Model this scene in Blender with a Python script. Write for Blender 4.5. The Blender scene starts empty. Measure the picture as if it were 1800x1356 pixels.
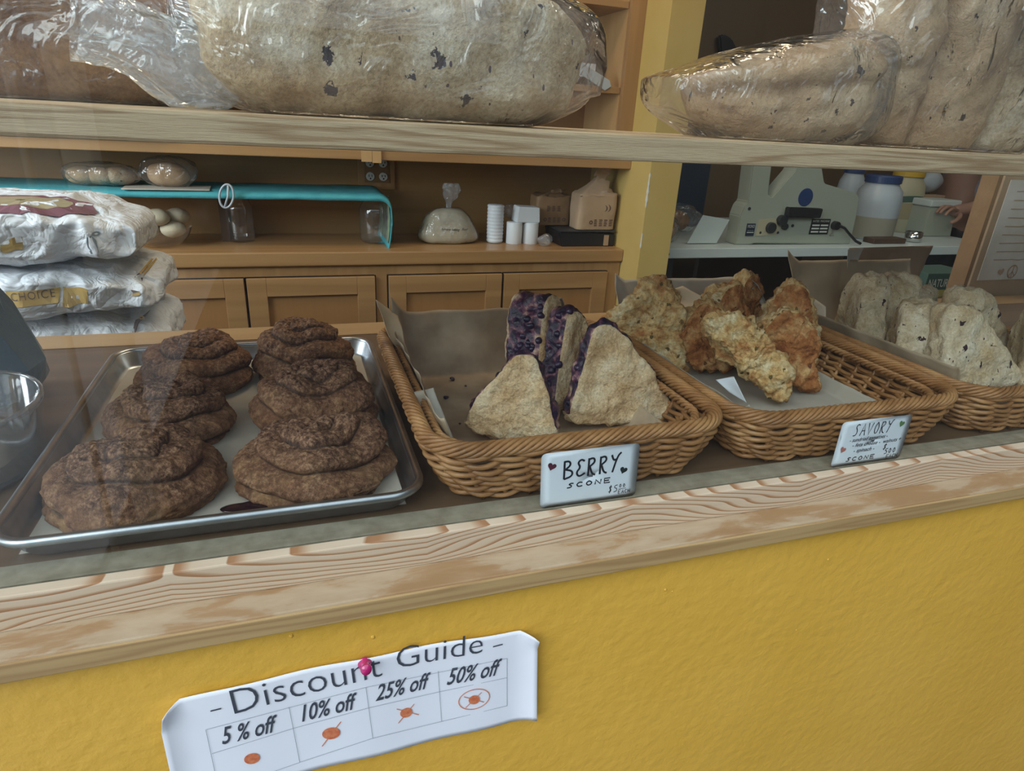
import bpy, bmesh, math, random
from math import sin, cos, pi, radians, sqrt, floor as flr, exp, atan2, hypot
from mathutils import Vector, Matrix, Euler, noise
from mathutils.bvhtree import BVHTree

S = bpy.context.scene
# ------------------------------------------------------------------ camera
F_PX = 1120.4
yw, pt, rl = radians(-19.46), radians(22.56), radians(3.30)
CF = Vector((-sin(yw)*cos(pt), cos(yw)*cos(pt), -sin(pt)))
_r = Vector((cos(yw), sin(yw), 0)); _u = _r.cross(CF)
CA = cos(rl)*_r + sin(rl)*_u
CB = -sin(rl)*_r + cos(rl)*_u
CAM = Vector((0, 0, 1.30))
cd = bpy.data.cameras.new('camera'); cam = bpy.data.objects.new('camera', cd)
S.collection.objects.link(cam)
cam.matrix_world = Matrix(((CA.x, CB.x, -CF.x, CAM.x), (CA.y, CB.y, -CF.y, CAM.y), (CA.z, CB.z, -CF.z, CAM.z), (0, 0, 0, 1)))
cd.sensor_width = 36; cd.lens = F_PX/1800*36; cd.clip_start = 0.02; cd.clip_end = 100
S.camera = cam
S.view_settings.view_transform = 'Standard'; S.view_settings.look = 'None'
S.view_settings.gamma = 1; S.view_settings.use_curve_mapping = False
S.view_settings.exposure = 0.17
# ------------------------------------------------------------------ sky and lights
W = bpy.data.worlds.new('sky'); S.world = W; W.use_nodes = True
wn = W.node_tree; wn.nodes.clear()
wo = wn.nodes.new('ShaderNodeOutputWorld'); wb = wn.nodes.new('ShaderNodeBackground')
tc = wn.nodes.new('ShaderNodeTexCoord'); sp = wn.nodes.new('ShaderNodeSeparateXYZ')
cr = wn.nodes.new('ShaderNodeValToRGB')
wn.links.new(tc.outputs['Generated'], sp.inputs[0]); wn.links.new(sp.outputs['Z'], cr.inputs[0])
cr.color_ramp.elements[0].position = 0.05; cr.color_ramp.elements[0].color = (0.30, 0.36, 0.44, 1)
cr.color_ramp.elements[1].position = 0.8; cr.color_ramp.elements[1].color = (1.0, 1.12, 1.24, 1)
wn.links.new(cr.outputs[0], wb.inputs[0]); wb.inputs[1].default_value = 1.5
wn.links.new(wb.outputs[0], wo.inputs[0])

def area(name, loc, target, sx, sy, power, col):
    l = bpy.data.lights.new(name, 'AREA'); l.shape = 'RECTANGLE'; l.size = sx; l.size_y = sy
    l.energy = power; l.color = col
    o = bpy.data.objects.new(name, l); S.collection.objects.link(o); o.location = loc
    o.rotation_euler = (Vector(target)-Vector(loc)).to_track_quat('-Z', 'Y').to_euler()
    return o
sun = bpy.data.lights.new('overcast_sun', 'SUN'); sun.energy = 1.7; sun.angle = radians(40); sun.color = (0.92, 0.96, 1.0)
so = bpy.data.objects.new('overcast_sun', sun); S.collection.objects.link(so); so.location = (-3, -3, 4)
so.rotation_euler = (Vector((0.85, 0.62, -0.72))).to_track_quat('-Z', 'Y').to_euler()
area('side_window_daylight', (-1.62, 1.0, 1.62), (-.2, 1.35, 1.0), 1.0, 1.0, 30, (0.84, 0.93, 1.0))
area('shop_warm_fill', (0.5, 1.45, 2.62), (0.5, 1.6, 0.0), 1.0, 0.3, 10, (1.0, 0.80, 0.56))  # unseen warm fill added overhead to lift the shop
area('kitchen_fill', (2.4, 1.5, 2.62), (2.4, 2.0, 0.0), 0.8, 0.3, 5, (0.95, 0.95, 0.85))  # weak unseen fill added above the kitchen

# ------------------------------------------------------------------ helpers
def at(px, py, x=None, y=None, z=None):
    d = (px-900)*CA - (py-678)*CB + F_PX*CF
    if y is not None: s = (y-CAM.y)/d.y
    elif z is not None: s = (z-CAM.z)/d.z
    else: s = (x-CAM.x)/d.x
    return CAM + d*s

def tag(o, label=None, cat=None, group=None, kind=None):
    if label: o['label'] = label
    if cat: o['category'] = cat
    if group: o['group'] = group
    if kind: o['kind'] = kind
    return o

def link(name, me, m=None, parent=None, smooth=True):
    if m is not None:
        for x in (m if isinstance(m, (list, tuple)) else [m]): me.materials.append(x)
    if smooth:
        me.polygons.foreach_set('use_smooth', [True]*len(me.polygons))
    o = bpy.data.objects.new(name, me); S.collection.objects.link(o)
    if parent is not None: o.parent = parent
    return o

def empty(name, loc=(0, 0, 0), rot=(0, 0, 0)):
    o = bpy.data.objects.new(name, None); S.collection.objects.link(o)
    o.location = loc; o.rotation_euler = rot; o.empty_display_size = .02
    return o

class MB:
    """collects faces, then links them as one mesh"""
    def __init__(s): s.v = []; s.f = []; s.m = []
    def add(s, vs, fs, mi=0, M=None):
        b = len(s.v)
        s.v += [tuple(M @ Vector(v)) if M else tuple(v) for v in vs]
        s.f += [tuple(i+b for i in f) for f in fs]; s.m += [mi]*len(fs)
        return s
    def box(s, x0, x1, y0, y1, z0, z1, bev=0, mi=0, M=None):
        bm = bmesh.new(); bmesh.ops.create_cube(bm, size=1)
        for v in bm.verts:
            v.co = Vector(((x0+x1)/2+v.co.x*(x1-x0), (y0+y1)/2+v.co.y*(y1-y0), (z0+z1)/2+v.co.z*(z1-z0)))
        if bev: bmesh.ops.bevel(bm, geom=list(bm.edges), offset=bev, segments=2, affect='EDGES', profile=.6)
        return s.bm(bm, mi, M)
    def bm(s, bm, mi=0, M=None):
        bm.verts.index_update()
        s.add([v.co.copy() for v in bm.verts], [[v.index for v in f.verts] for f in bm.faces], mi, M); bm.free()
        return s
    def tube(s, pts, r, n=8, closed=False, mi=0, cap=True, up=None):
        pts = [Vector(p) for p in pts]; N = len(pts); vs = []; fs = []
        rr = r if callable(r) else (lambda t: r)
        prev = None
        for i, p in enumerate(pts):
            a = pts[(i-1) % N] if (closed or i > 0) else p
            b = pts[(i+1) % N] if (closed or i < N-1) else p
            t = (b-a).normalized() if (b-a).length > 1e-9 else Vector((0, 0, 1))
            if prev is None:
                q = Vector((0, 0, 1)) if abs(t.z) < .9 else Vector((1, 0, 0))
                if up: q = Vector(up)
                n1 = (q-t*q.dot(t)).normalized()
            else:
                n1 = (prev-t*prev.dot(t)); n1 = n1.normalized() if n1.length > 1e-6 else t.orthogonal().normalized()
            if up: n1 = (Vector(up)-t*Vector(up).dot(t)).normalized()
            prev = n1; n2 = t.cross(n1); R = rr(i/max(1, N-1))
            for k in range(n):
                c = 2*pi*k/n; vs.append(p+(n1*cos(c)+n2*sin(c))*R)
        for i in range(N if closed else N-1):
            j = (i+1) % N
            for k in range(n):
                l = (k+1) % n; fs.append((i*n+k, i*n+l, j*n+l, j*n+k))
        if cap and not closed:
            fs.append(tuple(range(n-1, -1, -1))); fs.append(tuple((N-1)*n+k for k in range(n)))
        return s.add(vs, fs, mi)
    def lathe(s, prof, n=32, loc=(0, 0, 0), mi=0, M=None):
        vs = []; fs = []; L = Vector(loc)
        for r, z in prof:
            for k in range(n): vs.append(L+Vector((r*cos(2*pi*k/n), r*sin(2*pi*k/n), z)))
        for i in range(len(prof)-1):
            for k in range(n):
                l = (k+1) % n; fs.append((i*n+k, i*n+l, (i+1)*n+l, (i+1)*n+k))
        return s.add(vs, fs, mi, M)
    def grid(s, fn, nu, nv, cu=False, cv=False, mi=0):
        vs = [fn(i/(nu if cu else nu-1), j/(nv if cv else nv-1)) for j in range(nv) for i in range(nu)]
        fs = []
        for j in range(nv if cv else nv-1):
            for i in range(nu if cu else nu-1):
                a = i; b = (i+1) % nu; c = j; d = (j+1) % nv
                fs.append((c*nu+a, c*nu+b, d*nu+b, d*nu+a))
        return s.add(vs, fs, mi)
    def prism(s, poly, y0, y1, mi=0, bev=0, M=None):
        """poly of (x,z), extruded along y"""
        bm = bmesh.new(); vs = [bm.verts.new((x, y0, z)) for x, z in poly]
        f = bm.faces.new(vs); r = bmesh.ops.extrude_face_region(bm, geom=[f])
        for v in r['geom']:
            if isinstance(v, bmesh.types.BMVert): v.co.y = y1
        if bev: bmesh.ops.bevel(bm, geom=list(bm.edges), offset=bev, segments=2, affect='EDGES')
        return s.bm(bm, mi, M)
    def build(s, name, m, parent=None, smooth=False, solid=0, angle=None):
        me = bpy.data.meshes.new(name); me.from_pydata(s.v, [], s.f)
        bm = bmesh.new(); bm.from_mesh(me); bmesh.ops.recalc_face_normals(bm, faces=list(bm.faces))
        bm.to_mesh(me); bm.free()
        me.polygons.foreach_set('material_index', s.m); me.update()
        o = link(name, me, m, parent, smooth)
        if smooth and angle:
            me.set_sharp_from_angle(angle=radians(angle))
        if solid:
            md = o.modifiers.new('thickness', 'SOLIDIFY'); md.thickness = solid; md.offset = 0
        return o

def fbm(p, sc, oc=4, seed=0):
    return noise.fractal(Vector(p)*sc+Vector((seed*13.7, seed*5.1, -seed*7.3)), 0.8, 2.0, oc)
def ridge(p, sc, seed=0):
    return 1-abs(noise.noise(Vector(p)*sc+Vector((seed*9.1, seed*3.3, seed*4.7))))*2
def displace(o, fn):
    me = o.data; N = [v.normal.copy() for v in me.vertices]
    for v, n in zip(me.vertices, N): v.co += n*fn(v.co, n)
    me.update()

# ------------------------------------------------------------------ materials
def newmat(name):
    m = bpy.data.materials.new(name); m.use_nodes = True; return m, m.node_tree, m.node_tree.nodes['Principled BSDF']
def nd(t, ty, **k):
    n = t.nodes.new(ty)
    for a, b in k.items(): setattr(n, a, b)
    return n
def c4(c): return (c[0], c[1], c[2], 1)
def coords(t, scale=(1, 1, 1)):
    tc = nd(t, 'ShaderNodeTexCoord'); mp = nd(t, 'ShaderNodeMapping'); mp.inputs['Scale'].default_value = scale
    t.links.new(tc.outputs['Object'], mp.inputs[0]); return mp.outputs[0]
def nz(t, vec, scale, detail=4, rough=.55, dist=0):
    n = nd(t, 'ShaderNodeTexNoise'); n.inputs['Scale'].default_value = scale; n.inputs['Detail'].default_value = detail
    n.inputs['Roughness'].default_value = rough; n.inputs['Distortion'].default_value = dist
    t.links.new(vec, n.inputs['Vector']); return n.outputs['Fac']
def vor(t, vec, scale, feature='F1', rnd=1):
    n = nd(t, 'ShaderNodeTexVoronoi', feature=feature); n.inputs['Scale'].default_value = scale
    n.inputs['Randomness'].default_value = rnd
    t.links.new(vec, n.inputs['Vector']); return n.outputs['Distance']
def ramp(t, fac, stops, interp='LINEAR'):
    r = nd(t, 'ShaderNodeValToRGB'); r.color_ramp.interpolation = interp
    e = r.color_ramp.elements
    while len(e) < len(stops): e.new(.5)
    for i, (p, c) in enumerate(stops): e[i].position = p; e[i].color = c4(c)
    t.links.new(fac, r.inputs[0]); return r.outputs[0]
def math_(t, op, a, b=None):
    n = nd(t, 'ShaderNodeMath', operation=op)
    for i, x in enumerate((a, b)):
        if x is None: continue
        if isinstance(x, (int, float)): n.inputs[i].default_value = x
        else: t.links.new(x, n.inputs[i])
    return n.outputs[0]
def mix(t, fac, a, b, mode='MIX'):
    n = nd(t, 'ShaderNodeMix', data_type='RGBA', blend_type=mode)
    for k, x in ((0, fac), (6, a), (7, b)):
        if isinstance(x, (int, float)): n.inputs[k].default_value = x
        elif isinstance(x, tuple): n.inputs[k].default_value = c4(x)
        else: t.links.new(x, n.inputs[k])
    return n.outputs[2]
def bump(t, b, h, strength, dist, prev=None):
    n = nd(t, 'ShaderNodeBump'); n.inputs['Strength'].default_value = strength; n.inputs['Distance'].default_value = dist
    t.links.new(h, n.inputs['Height'])
    if prev: t.links.new(prev, n.inputs['Normal'])
    if b is not None: t.links.new(n.outputs[0], b.inputs['Normal'])
    return n.outputs[0]

def simple(name, col, rough=.6, metal=0, col2=None, sc=8, bmp=None, spec=.5, lo=.35, hi=.65, **kw):
    m, t, b = newmat(name); v = coords(t)
    b.inputs['Roughness'].default_value = rough; b.inputs['Metallic'].default_value = metal
    b.inputs['Specular IOR Level'].default_value = spec
    if col2: t.links.new(ramp(t, nz(t, v, sc), [(lo, col), (hi, col2)]), b.inputs['Base Color'])
    else: b.inputs['Base Color'].default_value = c4(col)
    if bmp: bump(t, b, nz(t, v, bmp[0], 6), bmp[1], bmp[2])
    for k, x in kw.items(): b.inputs[k.replace('_', ' ')].default_value = x
    return m

def wood(name, light, dark, axis='x', rings=26, sc=1.0, rough=.45, contrast=1.0, fine=.35, coat=0.0, bmp=.15):
    """long grain along one axis: noise-warped bands plus fine pores"""
    m, t, b = newmat(name)
    k = {'x': (1.3, 28, 28), 'z': (28, 28, 1.3), 'y': (28, 1.3, 28)}[axis]
    v = coords(t, tuple(a*sc for a in k))
    f = nz(t, v, .9, 2, .45, .3)
    w = math_(t, 'SINE', math_(t, 'MULTIPLY', f, rings*2.2))
    w = math_(t, 'ADD', math_(t, 'MULTIPLY', w, .5), .5)
    w = math_(t, 'POWER', w, 2.2)
    k2 = tuple(a*3.5*sc for a in k)
    f2 = nz(t, coords(t, k2), 3, 5, .7)
    mid = tuple(l+(d-l)*.35*contrast for l, d in zip(light, dark))
    base = ramp(t, f2, [(.3, light), (.75, mid)])
    col = mix(t, math_(t, 'MULTIPLY', w, .75*contrast), base, dark)
    t.links.new(col, b.inputs['Base Color'])
    b.inputs['Roughness'].default_value = rough
    b.inputs['Coat Weight'].default_value = coat; b.inputs['Coat Roughness'].default_value = .25
    bump(t, b, f2, bmp, .001)
    return m

honey = (.41, .23, .095); honey_d = (.24, .120, .045)
M = {}
M['cab'] = wood('honey_wood', honey, honey_d, 'x', 7, .6, .38, .55, coat=.25)
M['cabv'] = wood('honey_wood_upright', honey, honey_d, 'z', 7, .6, .38, .55, coat=.25)
M['panel'] = wood('honey_wood_panel', (.35, .175, .062), (.22, .10, .032), 'z', 5, .6, .4, .5, coat=.2)
M['backply'] = wood('varnished_plywood', (.35, .195, .072), (.20, .105, .038), 'x', 5, .5, .35, .7, coat=.4)
M['caselight'] = wood('pale_case_wood', (.50, .30, .13), (.32, .16, .06), 'z', 5, .6, .42, .4, coat=.2)
M['base'] = wood('display_base_wood', (.17, .10, .055), (.09, .052, .028), 'x', 8, .6, .45, .6, coat=.15)
M['nosing'] = wood('pale_nosing_wood', (.46, .29, .14), (.33, .19, .08), 'x', 8, .6, .4, .5, coat=.3)
M['shelf'] = wood('weathered_shelf_wood', (.60, .45, .29), (.32, .19, .095), 'x', 16, 3.2, .6, 1.1, bmp=.7)
M['grey'] = simple('dull_grey_painted_wood', (.25, .215, .155), .6, col2=(.36, .315, .235), sc=60, bmp=(150, .25, .001))
M['yellow'] = simple('mustard_yellow_paint', (.63, .37, .050), .42, col2=(.67, .40, .062), sc=5, bmp=(75, .45, .0030), spec=.45)
M['yellow2'] = simple('interior_yellow_paint', (.54, .37, .11), .55, col2=(.58, .41, .14), sc=5, bmp=(70, .2, .001))
M['chip'] = simple('chipped_white_undercoat', (.7, .68, .6), .7)

def pine():
    m, t, b = newmat('bold_grain_pine')
    tc = nd(t, 'ShaderNodeTexCoord'); sx = nd(t, 'ShaderNodeSeparateXYZ'); t.links.new(tc.outputs['Object'], sx.inputs[0])
    # cathedral grain: long nested parabolas repeated along the bar
    x = math_(t, 'ADD', sx.outputs[0], .31)
    n = nz(t, coords(t, (2.2, 1, 14)), 1.6, 2, .4)
    per = math_(t, 'PINGPONG', x, .20)
    a = math_(t, 'MULTIPLY', math_(t, 'MULTIPLY', per, per), 1.0)
    zz = math_(t, 'MULTIPLY', math_(t, 'SUBTRACT', sx.outputs[2], .936), 1.0)
    h = math_(t, 'ADD', math_(t, 'MULTIPLY', math_(t, 'POWER', math_(t, 'DIVIDE', zz, .030), .8), -1.5), math_(t, 'MULTIPLY', per, 5.5))
    h = math_(t, 'ADD', h, math_(t, 'MULTIPLY', n, 2.2))
    s = math_(t, 'FRACT', math_(t, 'MULTIPLY', h, 4.3))
    band = ramp(t, s, [(0, (.60, .51, .38)), (.62, (.56, .46, .33)), (.86, (.36, .20, .10)), (.97, (.33, .17, .08)), (1, (.60, .51, .38))])
    f2 = nz(t, coords(t, (6, 60, 160)), 3, 4, .7)
    col = mix(t, .35, band, ramp(t, f2, [(.35, (.70, .58, .43)), (.7, (.42, .29, .17))]), 'MULTIPLY')
    col = mix(t, .6, band, col)
    t.links.new(col, b.inputs['Base Color']); b.inputs['Roughness'].default_value = .5
    bump(t, b, f2, .15, .0006)
    return m
M['pine'] = pine()
def ledge():
    m, t, b = newmat('stained_sill_wood')
    v = coords(t, (3, 10, 10))
    a = ramp(t, nz(t, v, 4, 5, .6, .3), [(.38, (.29, .175, .08)), (.47, (.32, .205, .105)), (.52, (.37, .275, .17)), (.65, (.41, .32, .21))])
    t.links.new(a, b.inputs['Base Color']); b.inputs['Roughness'].default_value = .5
    bump(t, b, nz(t, coords(t, (30, 90, 90)), 4, 5), .2, .001)
    return m
M['ledge'] = ledge()
M['ledge_edge'] = wood('sill_front_edge_wood', (.42, .29, .13), (.24, .135, .05), 'x', 18, 1.8, .6, .7)

def bread(name, a, b_, c, spot, spots=34, thr=.13, bumpy=.6, fsc=26, grain=.5, gs=260):
    """baked crust: golden patches, pale flour, dark fruit spots"""
    m, t, b = newmat(name); v = coords(t)
    base = ramp(t, nz(t, v, fsc, 5, .6), [(.32, a), (.5, b_), (.68, c)])
    fine = nz(t, v, gs, 4, .7)
    base = mix(t, grain, base, ramp(t, fine, [(.36, (.60, .50, .38)), (.50, (1.0, .96, .90)), (.64, (1.3, 1.3, 1.26))]), 'MULTIPLY')
    if spot:
        w = nz(t, v, 45, 2); vv = nd(t, 'ShaderNodeVectorMath', operation='SCALE')
        d = vor(t, coords(t, (1, 1, .8)), spots); w3 = nz(t, v, 130, 3, .7); msk = math_(t, 'LESS_THAN', math_(t, 'ADD', d, math_(t, 'MULTIPLY', math_(t, 'SUBTRACT', w3, .5), .75)), thr)
        gate = math_(t, 'GREATER_THAN', nz(t, v, 12, 2), .47)
        base = mix(t, math_(t, 'MULTIPLY', msk, gate), base, spot)
        d2 = vor(t, coords(t, (1, 1, .45)), spots*3.1); m2_ = math_(t, 'LESS_THAN', math_(t, 'ADD', d2, math_(t, 'MULTIPLY', w, .35)), thr+.13)
        base = mix(t, math_(t, 'MULTIPLY', m2_, math_(t, 'GREATER_THAN', nz(t, v, 25, 2), .50)), base, tuple(x*2.2 for x in spot))
    t.links.new(base, b.inputs['Base Color']); b.inputs['Roughness'].default_value = .85
    b.inputs['Specular IOR Level'].default_value = .25
    b.inputs['Subsurface Weight'].default_value = .0
    n1 = bump(t, None, nz(t, v, 70, 5, .6), min(1, bumpy), .006)
    bump(t, b, fine, 1.0, .0022, n1)
    return m
M['loaf'] = bread('floured_fruit_bread', (.34, .215, .115), (.53, .40, .255), (.70, .61, .48), (.055, .035, .05), 34, .15, fsc=16, grain=.5)
M['loaf_tan'] = bread('tan_seeded_bread', (.38, .235, .13), (.50, .345, .21), (.61, .47, .32), (.07, .04, .03), 55, .12, fsc=14, grain=.25)
M['loaf_brown'] = bread('dark_brown_bread', (.16, .07, .025), (.24, .11, .04), (.32, .17, .07), None, fsc=14, bumpy=.3)
M['scone'] = bread('sugared_scone_crust', (.50, .31, .15), (.65, .47, .28), (.76, .63, .45), None, fsc=30, bumpy=.8, grain=.55, gs=330)
M['currant'] = bread('pale_currant_scone', (.50, .36, .20), (.62, .51, .35), (.72, .64, .50), (.05, .025, .03), 46, .19, fsc=24, grain=.4)
M['savory'] = bread('cheesy_golden_crust', (.22, .065, .02), (.44, .18, .06), (.66, .42, .19), (.20, .07, .03), 55, .17, fsc=38, bumpy=1, grain=.5, gs=180)
M['savory_crumb'] = bread('yellow_herbed_crumb', (.44, .17, .055), (.64, .42, .18), (.76, .63, .40), (.17, .11, .04), 75, .18, fsc=44, bumpy=1, grain=.5, gs=180)
def berry():
    m, t, b = newmat('berry_filled_crumb'); v = coords(t)
    d = vor(t, v, 95); n = nz(t, v, 42, 5, .7, .6)
    f = math_(t, 'ADD', math_(t, 'MULTIPLY', d, .45), math_(t, 'MULTIPLY', n, .9))
    col = ramp(t, f, [(.50, (.010, .006, .020)), (.66, (.030, .011, .035)), (.76, (.13, .04, .07)), (.84, (.34, .18, .16)), (.92, (.55, .40, .25))])
    t.links.new(col, b.inputs['Base Color']); b.inputs['Roughness'].default_value = .4
    bump(t, b, f, .9, .005); return m
M['berry'] = berry()
M['blueberry'] = simple('glossy_blueberry', (.012, .010, .028), .3, col2=(.04, .015, .05), sc=60)
def cinnamon():
    m, t, b = newmat('cinnamon_sugar_dough'); v = coords(t)
    at_ = nd(t, 'ShaderNodeAttribute', attribute_name='sugar')
    sug = ramp(t, nz(t, v, 230, 4, .75), [(.36, (.045, .018, .010)), (.5, (.15, .072, .040)), (.62, (.34, .19, .11))])
    dough = ramp(t, nz(t, v, 40, 4, .6), [(.35, (.12, .05, .024)), (.52, (.24, .11, .05)), (.68, (.48, .28, .13))])
    f = math_(t, 'ADD', at_.outputs['Fac'], math_(t, 'MULTIPLY', math_(t, 'SUBTRACT', nz(t, v, 35, 4), .5), 1.4))
    fr = nd(t, 'ShaderNodeClamp'); t.links.new(f, fr.inputs[0])
    col = mix(t, fr.outputs[0], dough, sug)
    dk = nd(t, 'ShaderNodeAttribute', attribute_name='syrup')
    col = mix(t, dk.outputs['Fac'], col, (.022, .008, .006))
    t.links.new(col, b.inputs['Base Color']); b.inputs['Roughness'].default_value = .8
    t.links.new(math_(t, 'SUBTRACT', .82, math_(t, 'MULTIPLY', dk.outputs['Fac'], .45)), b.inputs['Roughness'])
    b.inputs['Specular IOR Level'].default_value = .3
    n1 = bump(t, None, nz(t, v, 90, 6, .7), .5, .004)
    bump(t, b, nz(t, v, 420, 3, .7), .8, .0015, n1); return m
M['cinn'] = cinnamon()
M['syrup'] = simple('dark_berry_syrup', (.02, .006, .01), .15)

def schlick(t, nrm=None):
    lw = nd(t, 'ShaderNodeLayerWeight'); lw.inputs[0].default_value = .5
    if nrm: t.links.new(nrm, lw.inputs['Normal'])
    return math_(t, 'ADD', math_(t, 'MULTIPLY', math_(t, 'POWER', lw.outputs['Facing'], 5.0), .96), .04)
def film(name, haze=.05, col=(.92, .95, 1), rough=.05, wr=20, strength=.8):
    m, t, b = newmat(name); t.nodes.remove(b)
    out = [n for n in t.nodes if n.type == 'OUTPUT_MATERIAL'][0]
    tr = nd(t, 'ShaderNodeBsdfTransparent'); gl = nd(t, 'ShaderNodeBsdfGlossy'); df = nd(t, 'ShaderNodeBsdfTranslucent'); d2 = nd(t, 'ShaderNodeBsdfDiffuse')
    gl.inputs['Roughness'].default_value = rough; df.inputs[0].default_value = c4(col); d2.inputs[0].default_value = c4(col)
    v = coords(t)
    bn = bump(t, None, nz(t, v, wr, 3, .5, 1.2), strength, .02)
    t.links.new(bn, gl.inputs['Normal'])
    fz = schlick(t, bn)
    ad = nd(t, 'ShaderNodeMixShader'); ad.inputs[0].default_value = .5
    t.links.new(df.outputs[0], ad.inputs[1]); t.links.new(d2.outputs[0], ad.inputs[2])
    mx = nd(t, 'ShaderNodeMixShader')
    hz = ramp(t, nz(t, v, wr*.7, 4, .6, 1), [(.45, (haze,)*3), (.75, (min(1, haze*2.6),)*3)])
    t.links.new(hz, mx.inputs[0]); t.links.new(tr.outputs[0], mx.inputs[1]); t.links.new(ad.outputs[0], mx.inputs[2])
    m2 = nd(t, 'ShaderNodeMixShader'); t.links.new(math_(t, 'MINIMUM', math_(t, 'MULTIPLY', fz, 2.3), .9), m2.inputs[0])
    t.links.new(mx.outputs[0], m2.inputs[1]); t.links.new(gl.outputs[0], m2.inputs[2])
    t.links.new(m2.outputs[0], out.inputs['Surface']); return m
M['film'] = film('clear_plastic_film', .05)
M['film_frost'] = film('bunched_plastic_film', .15, wr=26)
M['plastic'] = film('clear_hard_plastic', .04, rough=.06, wr=4, strength=.1)
def glass():
    m, t, b = newmat('window_glass'); t.nodes.remove(b)
    out = [n for n in t.nodes if n.type == 'OUTPUT_MATERIAL'][0]
    tr = nd(t, 'ShaderNodeBsdfTransparent'); tr.inputs[0].default_value = (.95, .975, .965, 1)
    gl = nd(t, 'ShaderNodeBsdfGlossy'); gl.inputs['Roughness'].default_value = .0
    m2 = nd(t, 'ShaderNodeMixShader'); t.links.new(schlick(t), m2.inputs[0])
    t.links.new(tr.outputs[0], m2.inputs[1]); t.links.new(gl.outputs[0], m2.inputs[2])
    t.links.new(m2.outputs[0], out.inputs['Surface']); return m
M['glass'] = glass()
M['alu'] = simple('worn_aluminium', (.55, .57, .60), .34, 1.0, col2=(.42, .44, .47), sc=30, bmp=(200, .05, .0005))
M['parch'] = simple('parchment_paper', (.46, .36, .25), .6, col2=(.38, .29, .19), sc=12, bmp=(22, .25, .004))
M['parch_w'] = simple('pale_parchment_paper', (.55, .50, .43), .55, col2=(.46, .41, .34), sc=12, bmp=(22, .25, .004))
M['parch_s'] = simple('stained_parchment_paper', (.26, .18, .115), .6, col2=(.45, .34, .23), sc=13, bmp=(18, .4, .004), lo=.38, hi=.66)
M['kraft'] = simple('brown_kraft_paper', (.40, .275, .175), .7, col2=(.35, .235, .145), sc=10, bmp=(40, .4, .004))
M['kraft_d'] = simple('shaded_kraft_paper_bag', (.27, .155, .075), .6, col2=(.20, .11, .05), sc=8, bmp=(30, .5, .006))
M['card'] = simple('brown_cardboard', (.37, .245, .145), .75, col2=(.33, .215, .125), sc=14, bmp=(60, .1, .001))
M['white'] = simple('white_paper', (.74, .78, .84), .55, col2=(.70, .74, .80), sc=6, bmp=(14, .15, .004))
M['sack'] = simple('crumpled_white_sack_paper', (.78, .81, .86), .42, col2=(.72, .75, .80), sc=6)
def crumple(m, sc, st, ds):
    t = m.node_tree; b = t.nodes['Principled BSDF']; v = coords(t)
    f = math_(t, 'ABSOLUTE', math_(t, 'SUBTRACT', nz(t, v, sc, 2, .5, .8), .5)); g = math_(t, 'ABSOLUTE', math_(t, 'SUBTRACT', nz(t, v, sc*2.3, 3, .5, .8), .5))
    bump(t, b, math_(t, 'ADD', f, math_(t, 'MULTIPLY', g, .5)), st, ds)
crumple(M['sack'], 12, .75, .03)
M['ink'] = simple('black_marker_ink', (.012, .012, .02), .5)
M['print'] = simple('dark_grey_print', (.045, .055, .075), .6)
M['rule'] = simple('thin_grey_print', (.16, .20, .24), .6)
M['orange'] = simple('orange_print', (.50, .12, .05), .6, col2=(.62, .22, .10), sc=300)
M['redheart'] = simple('dark_red_marker', (.10, .012, .03), .5); M['greenheart'] = simple('green_marker', (.10, .20, .07), .5)
M['blackheart'] = simple('dark_green_black_marker', (.012, .02, .02), .5); M['pinkheart'] = simple('faded_red_marker', (.45, .16, .13), .5)
M['pin'] = simple('magenta_plastic', (.42, .015, .13), .25, Coat_Weight=.6)
M['teal'] = simple('teal_quilted_cloth', (.05, .30, .34), .85, col2=(.07, .36, .40), sc=20, bmp=(90, .6, .003))
M['teal_print'] = simple('green_leaf_print_cloth', (.25, .33, .20), .85, col2=(.10, .09, .10), sc=22)
M['gold'] = simple('gold_ribbon_print', (.56, .38, .12), .5, col2=(.46, .29, .08), sc=30)
M['maroon'] = simple('maroon_print', (.19, .075, .10), .6); M['brownprint'] = simple('brown_print', (.09, .05, .04), .6)
M['olive'] = simple('olive_print', (.33, .27, .16), .6)
M['black'] = simple('black_plastic', (.012, .012, .014), .4); M['dark'] = simple('dark_metal', (.03, .032, .036), .45, .3, col2=(.05, .05, .055), sc=6)
M['machine'] = simple('cream_painted_steel', (.36, .38, .31), .42, col2=(.33, .35, .285), sc=3)
M['navy'] = simple('navy_blue_plastic', (.02, .045, .14), .4); M['navyp'] = simple('dark_blue_panel', (.018, .026, .05), .35, col2=(.03, .045, .07), sc=3)
M['lidy'] = simple('yellow_plastic_lid', (.58, .36, .03), .4)
M['jarw'] = simple('frosted_white_plastic', (.42, .46, .50), .35); M['jarc'] = simple('cream_plastic_jar', (.44, .40, .27), .35)
M['jarl'] = simple('cloudy_lower_jar', (.30, .28, .22), .4)
M['table'] = simple('white_laminate', (.55, .60, .58), .35)
M['brownwall'] = wood('brown_panel_wall', (.16, .10, .05), (.09, .055, .025), 'z', 4, .5, .5, .6)
M['dkbrown'] = simple('dark_brown_wood', (.055, .028, .016), .5, col2=(.075, .04, .022), sc=5)
M['outlet'] = simple('white_socket_plastic', (.62, .63, .60), .4); M['plate'] = simple('brown_socket_plate', (.22, .12, .05), .5)
M['cups'] = simple('white_paper_cup', (.66, .68, .70), .5, bmp=(20, .1, .002))
M['flour'] = simple('cream_flour', (.50, .44, .32), .9, col2=(.44, .38, .27), sc=18, bmp=(40, .4, .005))
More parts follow.
